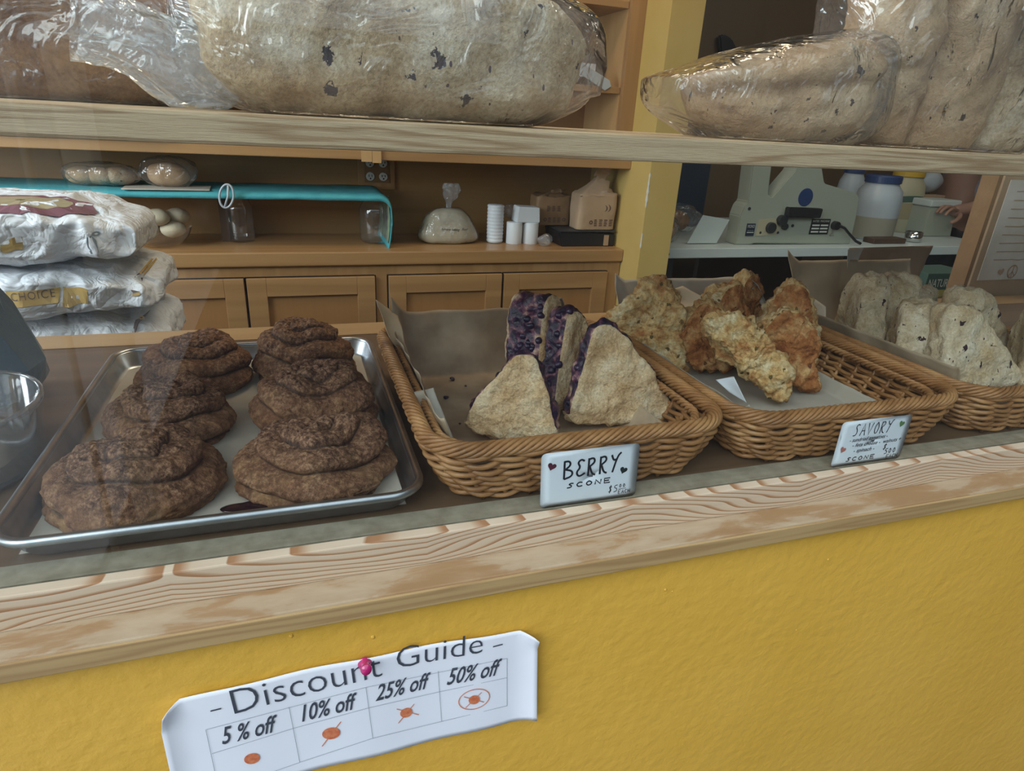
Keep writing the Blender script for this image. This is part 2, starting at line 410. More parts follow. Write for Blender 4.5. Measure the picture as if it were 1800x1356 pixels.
M['floor'] = simple('grey_floor', (.12, .10, .08), .6); M['ceil'] = simple('white_ceiling', (.55, .53, .48), .8)
M['pave'] = simple('grey_pavement', (.42, .43, .44), .85, col2=(.34, .35, .37), sc=6)
M['asph'] = simple('dark_asphalt', (.05, .05, .055), .9)
M['skin'] = simple('brown_skin', (.30, .16, .11), .5, Subsurface_Weight=.05); M['sleeve'] = simple('lavender_grey_cloth', (.24, .22, .27), .9, bmp=(60, .3, .003))
M['hair'] = simple('dark_hair', (.02, .014, .012), .6)
M['greenbox'] = simple('dark_green_carton', (.05, .10, .08), .5); M['cartony'] = simple('yellow_carton_band', (.45, .38, .10), .5)
M['letter'] = simple('pale_lettering', (.6, .62, .55), .6)
M['bluerefl'] = simple('dark_blue_reflection', (.055, .10, .15), .3, col2=(.09, .14, .18), sc=5, bmp=(10, .5, .01))
M['nut'] = simple('tan_bread_roll', (.40, .24, .12), .7, col2=(.50, .33, .18), sc=30)
M['steel'] = simple('polished_steel', (.6, .6, .6), .15, 1.0)
def wicker():
    m, t, b = newmat('golden_wicker_cane'); v = coords(t)
    col = ramp(t, nz(t, v, 24, 4, .6), [(.3, (.22, .095, .030)), (.5, (.36, .17, .06)), (.7, (.50, .27, .11))])
    t.links.new(col, b.inputs['Base Color']); b.inputs['Roughness'].default_value = .38
    bump(t, b, nz(t, v, 300, 3), .2, .0006); return m
M['wicker'] = wicker()
M['white_post'] = simple('white_painted_post', (.82, .84, .84), .6); M['rod'] = simple('pale_metal_pole', (.88, .90, .92), .3)
M['facade'] = simple('dark_rendered_facade', (.07, .065, .06), .8, col2=(.09, .085, .08), sc=2)
M['pale'] = simple('pale_haze_facade', (.34, .36, .37), .8)

def struct(name, o): o.name = name; o['kind'] = 'structure'; return o
def sbox(name, b, m, bev=0):
    return struct(name, MB().box(*b, bev=bev).build(name, m))

# ------------------------------------------------------------------ decals: flat art wrapped on a surface
def poly_mesh(polys):
    mb = MB()
    for p in polys: mb.add([(a, b, 0) for a, b in p], [tuple(range(len(p)))])
    return mb.v, mb.f
def text_geo(s, size=1.0, shear=0, off=0, space=1.0):
    c = bpy.data.curves.new('t', 'FONT'); c.body = s; c.size = size; c.shear = shear; c.offset = off; c.space_character = space
    c.resolution_u = 3
    o = bpy.data.objects.new('t', c); S.collection.objects.link(o)
    dg = bpy.context.evaluated_depsgraph_get(); me = bpy.data.meshes.new_from_object(o.evaluated_get(dg))
    vs = [v.co.copy() for v in me.vertices]; fs = [tuple(p.vertices) for p in me.polygons]
    bpy.data.objects.remove(o); bpy.data.curves.remove(c); bpy.data.meshes.remove(me)
    return vs, fs
def fit(geo, u0, v0, u1, v1, h, skx=0):
    """put text geometry on the baseline (u0,v0)-(u1,v1) with letter height h"""
    vs, fs = geo
    x0 = min(v[0] for v in vs); x1 = max(v[0] for v in vs); y0 = 0; y1 = max(v[1] for v in vs)
    L = hypot(u1-u0, v1-v0); ax = ((u1-u0)/L, (v1-v0)/L); out = []
    for v in vs:
        a = (v[0]-x0)/(x1-x0)*L; b = v[1]/y1*h
        a += skx*b
        out.append((u0+ax[0]*a-ax[1]*b, v0+ax[1]*a+ax[0]*b))
    return out, fs
G = {'B': [[(0, 0), (.03, 1)], [(0, .97), (.38, .98), (.47, .75), (.1, .53)], [(.1, .53), (.6, .42), (.58, .12), (0, 0)]],
     'e': [[(.6, .88), (.35, 1), (.1, .82), (.32, .56), (.0, .3), (.2, .02), (.65, .2)]],
     'R': [[(.02, 0), (.05, 1)], [(0, .93), (.4, 1), (.5, .75), (.1, .52)], [(.12, .52), (.3, .1), (.55, .02)]],
     'Y': [[(0, 1), (.15, .68), (.35, .72)], [(.72, 1.08), (.45, .9), (.1, 0)]],
     'S': [[(.6, .9), (.35, 1), (.15, .75), (.45, .45), (.35, .08), (0, .05)]],
     'A': [[(0, 0), (.35, 1), (.6, 0)], [(.12, .4), (.55, .4)]], 'V': [[(0, 1), (.25, 0), (.6, 1)]],
     'O': [[(.3, 1), (.02, .6), (.15, .05), (.45, .1), (.58, .6), (.3, 1)]], 'C': [[(.55, .85), (.25, 1), (0, .5), (.2, 0), (.55, .15)]],
     'N': [[(0, 0), (.05, 1), (.5, 0), (.55, 1)]], 'E': [[(.55, 1), (0, 1), (0, 0), (.55, 0)], [(0, .5), (.45, .5)]],
     'H': [[(0, 0), (0, 1)], [(.5, 0), (.5, 1)], [(0, .5), (.5, .5)]],
     '$': [[(.55, .8), (.3, .95), (.1, .72), (.45, .42), (.35, .12), (0, .15)], [(.2, -.1), (.4, 1.1)]],
     '5': [[(.6, 1), (.15, .95), (.1, .6), (.5, .55), (.5, .1), (0, .02)]], '0': [[(.25, 1), (0, .5), (.25, 0), (.5, .5), (.25, 1)]],
     'F': [[(0, 0), (0, 1), (.5, 1)], [(0, .55), (.4, .55)]]}
def smooth(pl, k=2):
    for _ in range(k):
        q = [pl[0]]
        for a, b in zip(pl, pl[1:]):
            q += [(a[0]*.75+b[0]*.25, a[1]*.75+b[1]*.25), (a[0]*.25+b[0]*.75, a[1]*.25+b[1]*.75)]
        pl = q+[pl[-1]]
    return pl
def ribbon(pl, w):
    vs = []; fs = []
    for i, p in enumerate(pl):
        a = pl[max(0, i-1)]; b = pl[min(len(pl)-1, i+1)]
        dx, dy = b[0]-a[0], b[1]-a[1]; L = hypot(dx, dy) or 1
        vs += [(p[0]-dy/L*w/2, p[1]+dx/L*w/2), (p[0]+dy/L*w/2, p[1]-dx/L*w/2)]
    for i in range(len(pl)-1): fs.append((2*i, 2*i+1, 2*i+3, 2*i+2))
    return vs, fs
def hand(word, u0, v0, u1, v1, h, w, slant=0):
    vs = []; fs = []; n = len(word); L = hypot(u1-u0, v1-v0); ax = ((u1-u0)/L, (v1-v0)/L)
    cell = L/(n-.25)
    for i, ch in enumerate(word):
        for pl in G.get(ch, []):
            q = []
            for a, b in smooth(pl, 2 if ch not in 'AVNEHF' else 0):
                x = i*cell+a*cell*1.15; y = b*h; x += slant*y
                q.append((u0+ax[0]*x-ax[1]*y, v0+ax[1]*x+ax[0]*y))
            v_, f_ = ribbon(q, w); o = len(vs); vs += v_; fs += [tuple(k+o for k in f) for f in f_]
    return vs, fs
def heart(cx, cy, s, rot=0):
    p = []
    for k in range(24):
        t = 2*pi*k/24; x = 16*sin(t)**3; y = 13*cos(t)-5*cos(2*t)-2*cos(3*t)-cos(4*t)
        x *= s/32; y *= s/32; p.append((cx+x*cos(rot)-y*sin(rot), cy+x*sin(rot)+y*cos(rot)))
    return p, [tuple(range(24))]
def decal(name, geos, fn, m, parent):
    """geos: list of (2D verts, faces); fn maps (u,v) to a point on the surface"""
    mb = MB()
    for vs, fs in geos: mb.add([fn(p[0], p[1]) for p in vs], fs)
    return mb.build(name, m, parent)
def onto(obj, direction=(0, 1, 0), off=.0012, axes='xz', start=None, fallback=None):
    """returns a mapper (u,v)->point lying just off the mesh of obj (object at world origin)"""
    me = obj.data
    bv = BVHTree.FromPolygons([v.co for v in me.vertices], [p.vertices for p in me.polygons])
    d = Vector(direction).normalized()
    def f(u, v):
        o = start(u, v)
        hit = bv.ray_cast(o, d)
        return (hit[0]-d*off) if hit[0] is not None else fallback(u, v) if fallback else o+d*.1
    return f

# ================================================================== THE SETTING
sbox('floor', (-1.7, 3.7, .44, 3.1, -.02, 0), M['floor'])
sbox('ceiling', (-1.7, 3.7, .44, 3.1, 2.7, 2.72), M['ceil'])
sbox('wall_back', (-1.7, 1.12, 2.33, 2.36, 0, 2.7), M['backply'])
sbox('wall_kitchen', (1.12, 3.7, 3.0, 3.03, 0, 2.7), M['brownwall'])
sbox('wall_right', (3.65, 3.7, .44, 3.03, 0, 2.7), M['brownwall'])
mb = MB()
mb.box(-1.72, -1.67, .44, 2.36, 0, .9); mb.box(-1.72, -1.67, .44, 2.36, 2.3, 2.7)
mb.box(-1.72, -1.67, .44, .6, .9, 2.3); mb.box(-1.72, -1.67, 2.15, 2.36, .9, 2.3)
struct('wall_left', mb.build('wall_left', M['yellow2']))
# street wall: mustard plaster under the sill
mb = MB()
mb.box(-1.7, 3.7, .430, .462, 0, .935); mb.box(-1.7, 3.7, .43, .47, 2.25, 2.75)
mb.box(-1.75, -1.3, .43, .47, .935, 2.25); mb.box(2.9, 3.7, .43, .47, .935, 2.25)
wf = struct('wall_front', mb.build('wall_front', M['yellow']))
# the sill with its stained flat top and moulded front edge
o = MB().box(-1.3, 2.9, .4215, .462, .918, .9355, bev=.002).build('trim_1', M['ledge']); struct('trim_1', o)
e = MB().box(-1.3, 2.9, .4195, .4225, .9175, .934, bev=.001).build('sill_front_edge', M['ledge_edge'], o)
struct('trim_2', MB().box(-1.3, 2.9, .452, .4635, .9353, .9665, bev=.0015).build('trim_2', M['pine']))
struct('trim_3', MB().box(-1.3, 2.9, .4690, .494, .9600, .9640, bev=.0008).build('trim_3', M['grey']))
struct('window_1', MB().box(-1.3, 2.9, .464, .4675, .9600, 2.25).build('window_1', M['glass']))
# yellow column between shop and kitchen
mb = MB(); mb.box(1.093, 1.205, 1.89, 2.6, 0, 2.7)
col = struct('trim_4', mb.build('trim_4', M['yellow2']))
random.seed(4)
mb = MB()     # chipped arris
for z0, z1 in ((.52, .78), (.93, .98), (1.06, 1.17)):
    pts = []; n = 14
    vs = []; 
    for i in range(n):
        z = z0+(z1-z0)*i/(n-1); w = .002+.006*abs(noise.noise(Vector((z*40, 1, 2))))
        if i in (0, n-1): w = .0005
        vs += [(1.0922, 1.8892+w*1.5, z), (1.0922, 1.8892, z), (1.0922+w, 1.8892, z)]
    fs = []
    for i in range(n-1):
        fs += [(3*i, 3*i+1, 3*i+4, 3*i+3), (3*i+1, 3*i+2, 3*i+5, 3*i+4)]
    mb.add(vs, fs)
mb.build('chipped_paint', M['chip'], col)
# outdoors the glass mirrors; pale slab and left facade added for its left-hand haze
sbox('pavement', (-6, 8, -5, .43, -.05, 0), M['asph'])
sbox('haze_pavement_slab', (-5, -.62, -4.9, .40, 0, .012), M['pave'])
sbox('sky_block_side', (1.8, 2.0, -5, .43, 0, 3.4), M['facade'])  # unseen wall added to block the sky and darken the right side
sbox('haze_facade_left', (-5, -1.5, -4.6, -4.5, 0, 2.6), M['pale'])
sbox('facade_opposite', (-6, 9, -5.2, -5, 0, 1.9), M['facade'])

# ================================================================== DISPLAY BASE AND SHELF
o = MB().box(-1.25, 2.85, .495, 1.081, .925, .962, bev=.003).build('display_counter', M['base'])
tag(o, 'wide wooden display base under the tray and the wicker baskets', 'display counter')
MB().box(-1.25, 2.85, 1.02, 1.0815, .9619, .9635, bev=.0006).build('nosing_strip', M['nosing'], o)
for x in (-1.2, .8, 2.8):
    MB().box(x-.02, x+.02, 1.0, 1.05, 0, .925).build('leg', M['dkbrown'], o)
o = MB()
o.box(-1.25, 2.85, .492, .90, 1.2745, 1.2945, bev=.0025)
o = o.build('display_shelf', M['shelf'])
tag(o, 'weathered pine shelf behind the glass carrying the bagged loaves', 'shelf')
for x in (-1.2, 2.8):
    MB().box(x-.02, x+.02, .6, .64, .962, 1.2745).build('support_post', M['shelf'], o)

# ================================================================== BACK CABINET
cabr = empty('cabinet', (.0, 2.0, 0)); tag(cabr, 'honey-coloured wooden base cabinet with framed doors along the back wall', 'cabinet')
def cchild(mbx, name, m, parent=None):
    o = mbx.build(name, m, parent or cabr)
    if not parent: o.location = (0, -2.0, 0)
    return o
f = MB()
f.box(-1.3, 1.09, 2.035, 2.33, 0, .862)
cchild(f, 'body', M['cab'])
f = MB(); f.box(-1.3, 1.09, 2.013, 2.035, .828, .862)
f.box(-1.3, 1.09, 2.013, 2.035, 0, .20)
for a, b in ((-1.3, -1.22), (-.58, -.55), (.236, .270), (1.045, 1.09)):
    f.box(a, b, 2.0129, 2.035, .15, .86)
cchild(f, 'face_frame', M['cabv'])
def door(x0, x1, name='door'):
    z0, z1 = .20, .826
    d = MB()
    s = .055
    d.box(x0, x0+s, 2.0, 2.022, z0, z1, bev=.0015); d.box(x1-s, x1, 2.0, 2.022, z0, z1, bev=.0015)
    d.box(x0+s, x1-s, 2.0, 2.022, z1-s, z1, bev=.0015); d.box(x0+s, x1-s, 2.0, 2.022, z0, z0+s, bev=.0015)
    o = cchild(d, name, M['cab'])
    MB().box(x0+s-.004, x1-s+.004, 2.010, 2.018, z0+s-.004, z1-s+.004).build('door_panel', M['panel'], o)
    g = MB()
    g.box(x0-.004, x0-.001, 2.012, 2.0127, z0, z1+.004); g.box(x0, x1, 2.012, 2.0127, z1+.0005, z1+.004)
    g.build('door_gap', M['black'], o)
for a, b in ((-1.21, -.59), (-.545, -.150), (-.143, .232), (.275, .650), (.658, 1.040)): door(a, b)
ct = MB(); ct.box(-1.3, 1.0925, 2.0, 2.33, .862, .904, bev=.004)
o = ct.build('countertop', M['cab']); tag(o, 'polished honey wood countertop with a thick front edge on the back cabinet', 'countertop')

# upper shelving on the back wall
ush = empty('wall_shelving', (0, 2.06, 1.17)); tag(ush, 'honey wood open shelving hung on the back wall above the countertop', 'shelving')
def uch(mbx, name, m):
    o = mbx.build(name, m, ush); o.location = (0, -2.06, -1.17); return o
uch(MB().box(-1.3, 1.0925, 2.02, 2.33, 1.170, 1.203, bev=.002), 'bottom_board', M['cab'])
for z in (1.398, 1.640):
    uch(MB().box(-1.3, 1.04, 2.058, 2.33, z, z+.019, bev=.001), 'shelf_board', M['cab'])
uch(MB().box(1.04, 1.058, 2.062, 2.33, 1.203, 2.3), 'side_panel', M['caselight'])
uch(MB().box(1.042, 1.0925, 2.04, 2.062, 1.203, 2.3, bev=.001), 'stile', M['cabv'])
uch(MB().box(-1.3, 1.04, 2.322, 2.33, 1.203, 2.3), 'back_board', M['panel'])
for x in (-.75, .255):
    uch(MB().box(x-.012, x+.012, 2.05, 2.33, 1.203, 2.3), 'divider', M['cabv'])
uch(MB().box(.205, .235, 2.014, 2.02, 1.165, 1.205), 'trim_block', M['caselight'])
uch(MB().box(.236, .262, 2.012, 2.02, 1.163, 1.205), 'trim_block', M['caselight'])
# pale framed boards at far left, behind the bagged brown loaf
o = MB().box(-1.3, -.30, 2.0, 2.02, 1.205, 1.262).build('wooden_rail', M['caselight'])
tag(o, 'pale wooden rail on the shelving at the far left', 'rail')

# electrical outlet
ot = empty('wall_outlet', (.285, 2.33, 1.12)); tag(ot, 'brown plate with four white round sockets under the wall shelving', 'outlet')
MB().box(-.062, .062, -.010, 0, -.065, .045, bev=.002).build('wooden_surround', M['cabv'], ot)
MB().box(-.042, .042, -.014, -.008, -.042, .044, bev=.001).build('socket_plate', M['plate'], ot)
for x in (-.022, .022):
    for z in (-.022, .022):
        m_ = MB(); m_.lathe([(0, .004), (.013, .004), (.0145, 0)], 20, M=Matrix.Translation((x, -.014, z)) @ Matrix.Rotation(pi/2, 4, 'X'))
        s_ = m_.build('socket', M['outlet'], ot)
        q = MB()
        for dx in (-.005, .005): q.box(x+dx-.001, x+dx+.001, -.0192, -.0180, z-.001, z+.006)
        q.box(x-.0022, x+.0022, -.0192, -.0180, z-.009, z-.004)
        q.build('socket_slot', M['black'], s_)

# ================================================================== THINGS ON THE BACK COUNTER
CZ = .904
# raised board with teal runner
rb = empty('riser_shelf', (-.2, 2.2, CZ)); tag(rb, 'low raised board on glass jars and legs carrying the teal runner', 'shelf')
MB().box(-.62, .46, -.14, .10, .150, .160, bev=.001).build('board', M['caselight'], rb)
for x in (-.58, .0): MB().box(x-.012, x+.012, -.02, .09, 0, .150).build('leg', M['dkbrown'], rb)
def runner(u, v):
    # u along x, v across; the right end hangs over the board end
    w = .262; y = 2.045+v*w
    L = 1.13+.155; s = u*L; x = -.845+s
    lip = 0
    z = 1.0655+.0022*noise.noise(Vector((x*9, y*30, 0)))
    if v < .10: y = 2.045+.03*w; z -= (.10-v)*.16
    xe = .258
    if x > xe:
        r = .035; a = (x-xe)/r
        if a < pi/2: return (xe+r*sin(a), y, z-r*(1-cos(a)))
        d = (a-pi/2)*r
        return (xe+r+.004*sin(d*30)-d*.05, y-.01*d/.1+d*.12, z-r-d)
    return (x, y, z)
mb = MB().grid(lambda u, v: Vector(runner(u, v)), 130, 18)
o = mb.build('table_runner', [M['teal']], None, True, solid=.007)
tag(o, 'teal quilted runner lying on the raised board, its end hanging down', 'table runner')
mb = MB()
def rp(u, v, off=.0052):
    p = Vector(runner(u, v)); return p+Vector((-off, 0, 0))
mb2 = MB()
mb2.grid(lambda a, b: rp(.885+.10*a, .08+.82*b), 10, 10)
mb2.build('printed_lining', M['teal_print'], o, True)

# glass jars standing below
def jar(x, y, r, h, label):
    e_ = empty('glass_jar', (x, y, CZ)); tag(e_, label, 'jar')
    MB().lathe([(0, .002), (r*.9, .002), (r, .010), (r, h*.72), (r*.93, h*.80), (r*.8, h*.86), (r*.8, h)], 36).build('jar_body', M['plastic'], e_, True)
    MB().tube([(r*.8*cos(a*pi/16), r*.8*sin(a*pi/16), h) for a in range(32)], .0018, 6, True).build('jar_rim', M['plastic'], e_, True)
    return e_
jar(.262, 2.17, .055, .146, 'clear glass jar under the right end of the teal runner')
jar(-.155, 2.19, .040, .142, 'clear glass jar under the runner, left of the middle')
# oval ring tag clipped to the runner edge
cx = at(398, 345, y=2.035)
m_ = MB(); m_.tube([(.018*cos(a*pi/16)*1, 0, .033*sin(a*pi/16)) for a in range(32)], .003, 6, True)
m_.tube([(0, 0, -.03), (.004, -.004, 0), (0, 0, .03)], .003, 6)
o = m_.build('clip_ring', M['jarw'], None, True); o.location = cx; o.rotation_euler = (0, radians(14), 0)
tag(o, 'pale oval plastic ring hanging at the runner front edge', 'clip')

def blob(nx, ny, fn, r=(1, 1, 1), e1=1.0, e2=1.0):
    """superellipsoid grid, fn(p, n)->offset"""
    def sg(a, k): return math.copysign(abs(a)**k, a)
    def f(u, v):
        a = 2*pi*u; b = pi*(v*.998+.001)-pi/2
        p = Vector((r[0]*sg(cos(b), e1)*sg(cos(a), e2), r[1]*sg(cos(b), e1)*sg(sin(a), e2), r[2]*sg(sin(b), e1)))
        return fn(p) if fn else p
    return MB().grid(f, nx, ny, cu=True)

# bagged rolls on the runner
def bagged(name, x, y, z, r, label, cat, seed, parts=1, group=None, inner='nut', tilt=0, item='bread_roll'):
    e_ = empty(name, (x, y, z), (0, 0, tilt)); tag(e_, label, cat, group)
    random.seed(seed)
    for i in range(parts):
        ox = 0 if parts == 1 else (-.5+i/(parts-1))*r[0]*1.0
        k = 1.0 if parts == 1 else .62/ (parts**.3)
        rr = (r[0]*.82*(1 if parts == 1 else .55), r[1]*.8, r[2]*.82)
        b = blob(28, 16, lambda p: p*(1+.1*noise.noise(p*20+Vector((seed, i, 0))))+Vector((ox, 0, rr[2])), rr, .9, .95)
        b.build(item, M[inner], e_, True)
    def w(p):
        s = 1+.16*(ridge(p, 16, seed)-.6)+.06*noise.noise(p*60)
        q = Vector((p.x*s, p.y*s, p.z*s)); q.z = max(q.z, -r[2]*.96); return q+Vector((0, 0, r[2]*.98))
    blob(44, 26, w, (r[0]*1.1, r[1]*1.05, r[2]*1.06), .8, .8).build('plastic_bag', M['film'], e_, True)
    return e_
bagged('bagged_bread', -.328, 2.13, 1.072, (.068, .045, .040), 'round brown bread in a shiny clear bag on the teal runner', 'bread', 3)
bagged('bagged_rolls', -.50, 2.14, 1.072, (.090, .05, .030), 'clear bag of pale rolls at the left end of the teal runner', 'bread', 5, 3, inner='loaf_tan')
o = MB().box(-.11, .11, -.05, .05, 0, .003).build('white_card', M['parch_w']); o.location = (-.33, 2.105, 1.0695); o.rotation_euler = (0, 0, .05)
tag(o, 'flat white card lying under the bagged brown bread', 'card')
# bowl of pale rolls on the counter behind the sacks
e_ = empty('roll_bowl', at(283, 410, y=2.12)); e_.location.z = CZ; tag(e_, 'clear bowl of pale rolls on the counter behind the flour sacks', 'bowl')
MB().lathe([(0, .002), (.05, .003), (.075, .03), (.085, .055)], 32).build('bowl_body', M['plastic'], e_, True)
for i, (a, b, c) in enumerate(((-.035, 0, .05), (.035, -.01, .05), (0, .03, .055), (.0, -.02, .085), (-.05, .02, .085), (.045, .02, .082))):
    blob(20, 12, lambda p: p*(1+.1*noise.noise(p*30+Vector((i, 0, 0))))+Vector((a, b, c)), (.035, .032, .024)).build('bread_roll', M['flour'], e_, True)

# clear bag of flour, knotted
fb = empty('flour_bag', (.500, 2.16, CZ)); tag(fb, 'knotted clear bag of cream flour with handwriting, left of the paper cups', 'bag')
def fbf(p):
    t = (p.z+.055)/.11; t = max(0, min(1, t))
    sx = 1.10-.50*t**1.2; q = Vector((p.x*sx, p.y*(1.1-.4*t), p.z))
    q *= 1+.05*noise.noise(q*22); q.z = max(q.z, -.053); return q+Vector((0, 0, .054))
fl = blob(60, 40, fbf, (.100, .055, .058), .55, .75).build('flour', M['flour'], fb, True)
blob(60, 40, lambda p: (fbf(p)-Vector((0, 0, .054)))*(1.03+.03*ridge(p, 30, 2))+Vector((0, 0, .0555)), (.100, .055, .058), .55, .75).build('plastic_bag', M['film'], fb, True)
def knot(u, v):
    z = .108+v*.085; a = 2*pi*u; r = (.008 if v < .25 else .008+.022*sin((v-.25)/.75*pi*.8))*(1+.5*noise.noise(Vector((cos(a)*2, sin(a)*2, z*50))))
    return Vector((r*cos(a)+.012*v, r*sin(a)*.6, z))
MB().grid(knot, 30, 18, cu=True).build('twisted_bag_top', M['film_frost'], fb, True)
fn = lambda u, v: Vector((u, -.0625-.0*v, v))
bvm = BVHTree.FromPolygons([v.co for v in fl.data.vertices], [p.vertices for p in fl.data.polygons])
def fnf(u, v):
    h = bvm.ray_cast(Vector((u, -.3, v)), Vector((0, 1, 0)))
    return (h[0]+Vector((0, -.0045, 0))) if h[0] else Vector((u, -.06, v))
decal('handwriting', [fit(text_geo('Sylvana baking', shear=.4), -.035, .048, .028, .046, .008), fit(text_geo('flour', shear=.4), .035, .047, .058, .047, .008)], fnf, M['ink'], fb)

# paper cup stacks
def cups(x, y, n, r, label, up=True):
    e_ = empty('cup_stack', (x, y, CZ)); tag(e_, label, 'cups')
    pr = [(0, .001), (r*.92, .001)]
    z = 0
    for i in range(n): pr += [(r, z+.0035), (r*1.05, z+.0075), (r*1.05, z+.0105), (r*.99, z+.0112)]; z += .0115
    pr += [(r*.95, z+.001), (r*.6, z+.0015), (0, z+.0015)]
    MB().lathe(pr, 32).build('stacked_cups', M['cups'], e_, True)
    return e_, z
cups(.664, 2.15, 11, .0275, 'tall stack of white paper cups, left of the shorter stacks')
p1 = empty('cup_stack', (.728, 2.13, CZ)); tag(p1, 'short smooth white cup stack beside the tall ribbed stack', 'cups')
MB().lathe([(0, 0), (.027, 0), (.0275, .001), (.0275, .071), (.0265, .073), (0, .073)], 32).build('stacked_cups', M['cups'], p1, True)
p2 = empty('cup_stack', (.788, 2.13, CZ)); tag(p2, 'short smooth white cup stack nearest the small clear bag', 'cups')
MB().lathe([(0, 0), (.027, 0), (.0275, .001), (.0275, .071), (.0265, .073), (0, .073)], 32).build('stacked_cups', M['cups'], p2, True)
o = MB().prism([(-.042, 0), (.044, 0), (.040, .050), (-.036, .053)], -.03, .03, bev=.002).build('white_box', M['cups']); o.location = (.770, 2.14, CZ+.0735)
tag(o, 'white carton lying across the two short cup stacks', 'box')
def clearball(x, y, z, r, label, seed):
    b = blob(30, 20, lambda p: Vector(p)*(1+.35*(ridge(p, 30, seed)-.5)), (r, r*.8, r*.75)).build('crumpled_bag', M['film_frost'], None, True)
    zmin = min(v.co.z for v in b.data.vertices); b.location = (x, y, z-zmin); tag(b, label, 'plastic bag'); return b
clearball(.822, 2.075, CZ, .026, 'small crumpled clear bag beside the black scale', 3)
clearball(.735, 2.2, CZ+.074, .03, 'loose crumpled film on top of the cup stacks', 6)
# kitchen scale
sc = empty('kitchen_scale', (.985, 2.13, CZ)); tag(sc, 'flat black kitchen scale under the brown paper bags', 'scale')
MB().prism([(-.105, 0), (.098, 0), (.098, .042), (-.118, .052)], -.07, .07, bev=.003).build('body', M['black'], sc)
MB().box(-.115, .098, -.074, .074, .050, .056, bev=.002).build('weighing_plate', M['dark'], sc)
MB().box(.055, .072, -.0745, -.070, .004, .040).build('label_strip', M['kraft'], sc)
# brown paper bags
def paper_bag(x, y, z, w, d, h, label, top, seed, prints, mat='kraft'):
    e_ = empty('paper_bag', (x, y, z)); tag(e_, label, 'paper bag')
    def f(u, v):
        a = 2*pi*u; e = .28
        cx = math.copysign(abs(cos(a))**e, cos(a)); cy = math.copysign(abs(sin(a))**e, sin(a))
        if v < .04: k = v/.04; return Vector((cx*w/2*k, cy*d/2*k, 0))
        t = (v-.04)/.96; zz = t*(h+top)
        k = 1
        q = Vector((cx*w/2, cy*d/2, zz))
        if zz > h:
            s = (zz-h)/max(1e-6, top)
            q.x = q.x*(1-.72*sin(min(1, s*1.5)*pi/2)*(1 if s < .66 else .85))+.03*s; q.y *= 1-.9*min(1, s*1.6)
            q += Vector((1, .6, .8))*.012*noise.noise(q*55+Vector((seed, 0, 0)))
        q.x += .004*noise.noise(q*14+Vector((seed, 2, 0))); q.y += .004*noise.noise(q*14+Vector((seed, 9, 0)))
        return q
    b = MB().grid(f, 96, 60, cu=True).build('bag_paper', M[mat], e_, True)
    bv = BVHTree.FromPolygons([v.co for v in b.data.vertices], [p.vertices for p in b.data.polygons])
    def fn(u, v):
        hh = bv.ray_cast(Vector((u, -.4, v)), Vector((0, 1, 0)))
        return (hh[0]+Vector((0, -.001, 0))) if hh[0] else Vector((u, -d/2, v))
    for pg in (prints or []): decal('printed_mark', [pg], fn, M['brownprint'], e_)
    return e_
def blockset(x0, x1, z0, z1, n, seed):
    random.seed(seed); g = []
    for i in range(n):
        a = x0+(x1-x0)*i/n; w = (x1-x0)/n*.72
        if random.random() < .4:
            p = [(a+w/2+w/2*cos(k*pi/6), (z0+z1)/2+w/2*sin(k*pi/6)) for k in range(12)]
            q = [(a+w/2+w/4*cos(k*pi/6), (z0+z1)/2+w/4*sin(k*pi/6)) for k in range(12)]
            vs = p+q; g.append((vs, [(k, (k+1) % 12, 12+(k+1) % 12, 12+k) for k in range(12)]))
        else:
            m = 4
            for r in range(m):
                h = (z1-z0)/m; g.append(([(a, z0+r*h), (a+w*random.uniform(.6, 1), z0+r*h), (a+w*random.uniform(.6, 1), z0+(r+.55)*h), (a, z0+(r+.55)*h)], [(0, 1, 2, 3)]))
    return g
paper_bag(1.005, 2.10, CZ+.0565, .145, .09, .118, 'upright brown paper bag with a crumpled top on the black scale', .095, 2, blockset(-.03, .065, .015, .04, 5, 3)+[fit(text_geo(')'), -.006+.03, .07, .004+.03, .07, .016), fit(text_geo(')'), .036, .07, .046, .07, .018)], 'kraft')
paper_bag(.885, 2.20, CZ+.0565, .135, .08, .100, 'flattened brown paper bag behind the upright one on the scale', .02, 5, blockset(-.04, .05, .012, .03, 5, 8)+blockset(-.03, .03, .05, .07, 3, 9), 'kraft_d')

# upper shelves: bagged bread
bagged('bagged_rolls', .955, 2.17, 1.203, (.078, .05, .04), 'knotted clear bag of brown rolls on the lowest wall shelf near the yellow column', 'bread', 9, 3, inner='loaf_brown')
clearball(.86, 2.14, 1.203, .022, 'small crumpled clear bag left of the brown rolls', 12)
hb = bagged('bagged_bread', .93, 2.22, 1.417, (.06, .05, .075), 'dark bread standing in a clear bag on the upper wall shelf', 'bread', 7, 1, inner='loaf_brown')
MB().box(-.02, .062, -.062, -.058, .03, .07).build('paper_label', M['white'], hb)
def ladle_bag(u, v):
    return None
o = MB().prism([(-.065, .02), (.055, -.035), (.075, -.022), (.068, -.005), (-.06, .05)], 0, .003, bev=0).build('plastic_scraper', M['jarw']); o.location = (.93, 2.055, 1.440)
tag(o, 'frosted plastic scraper poking over the upper wall shelf edge', 'scraper')

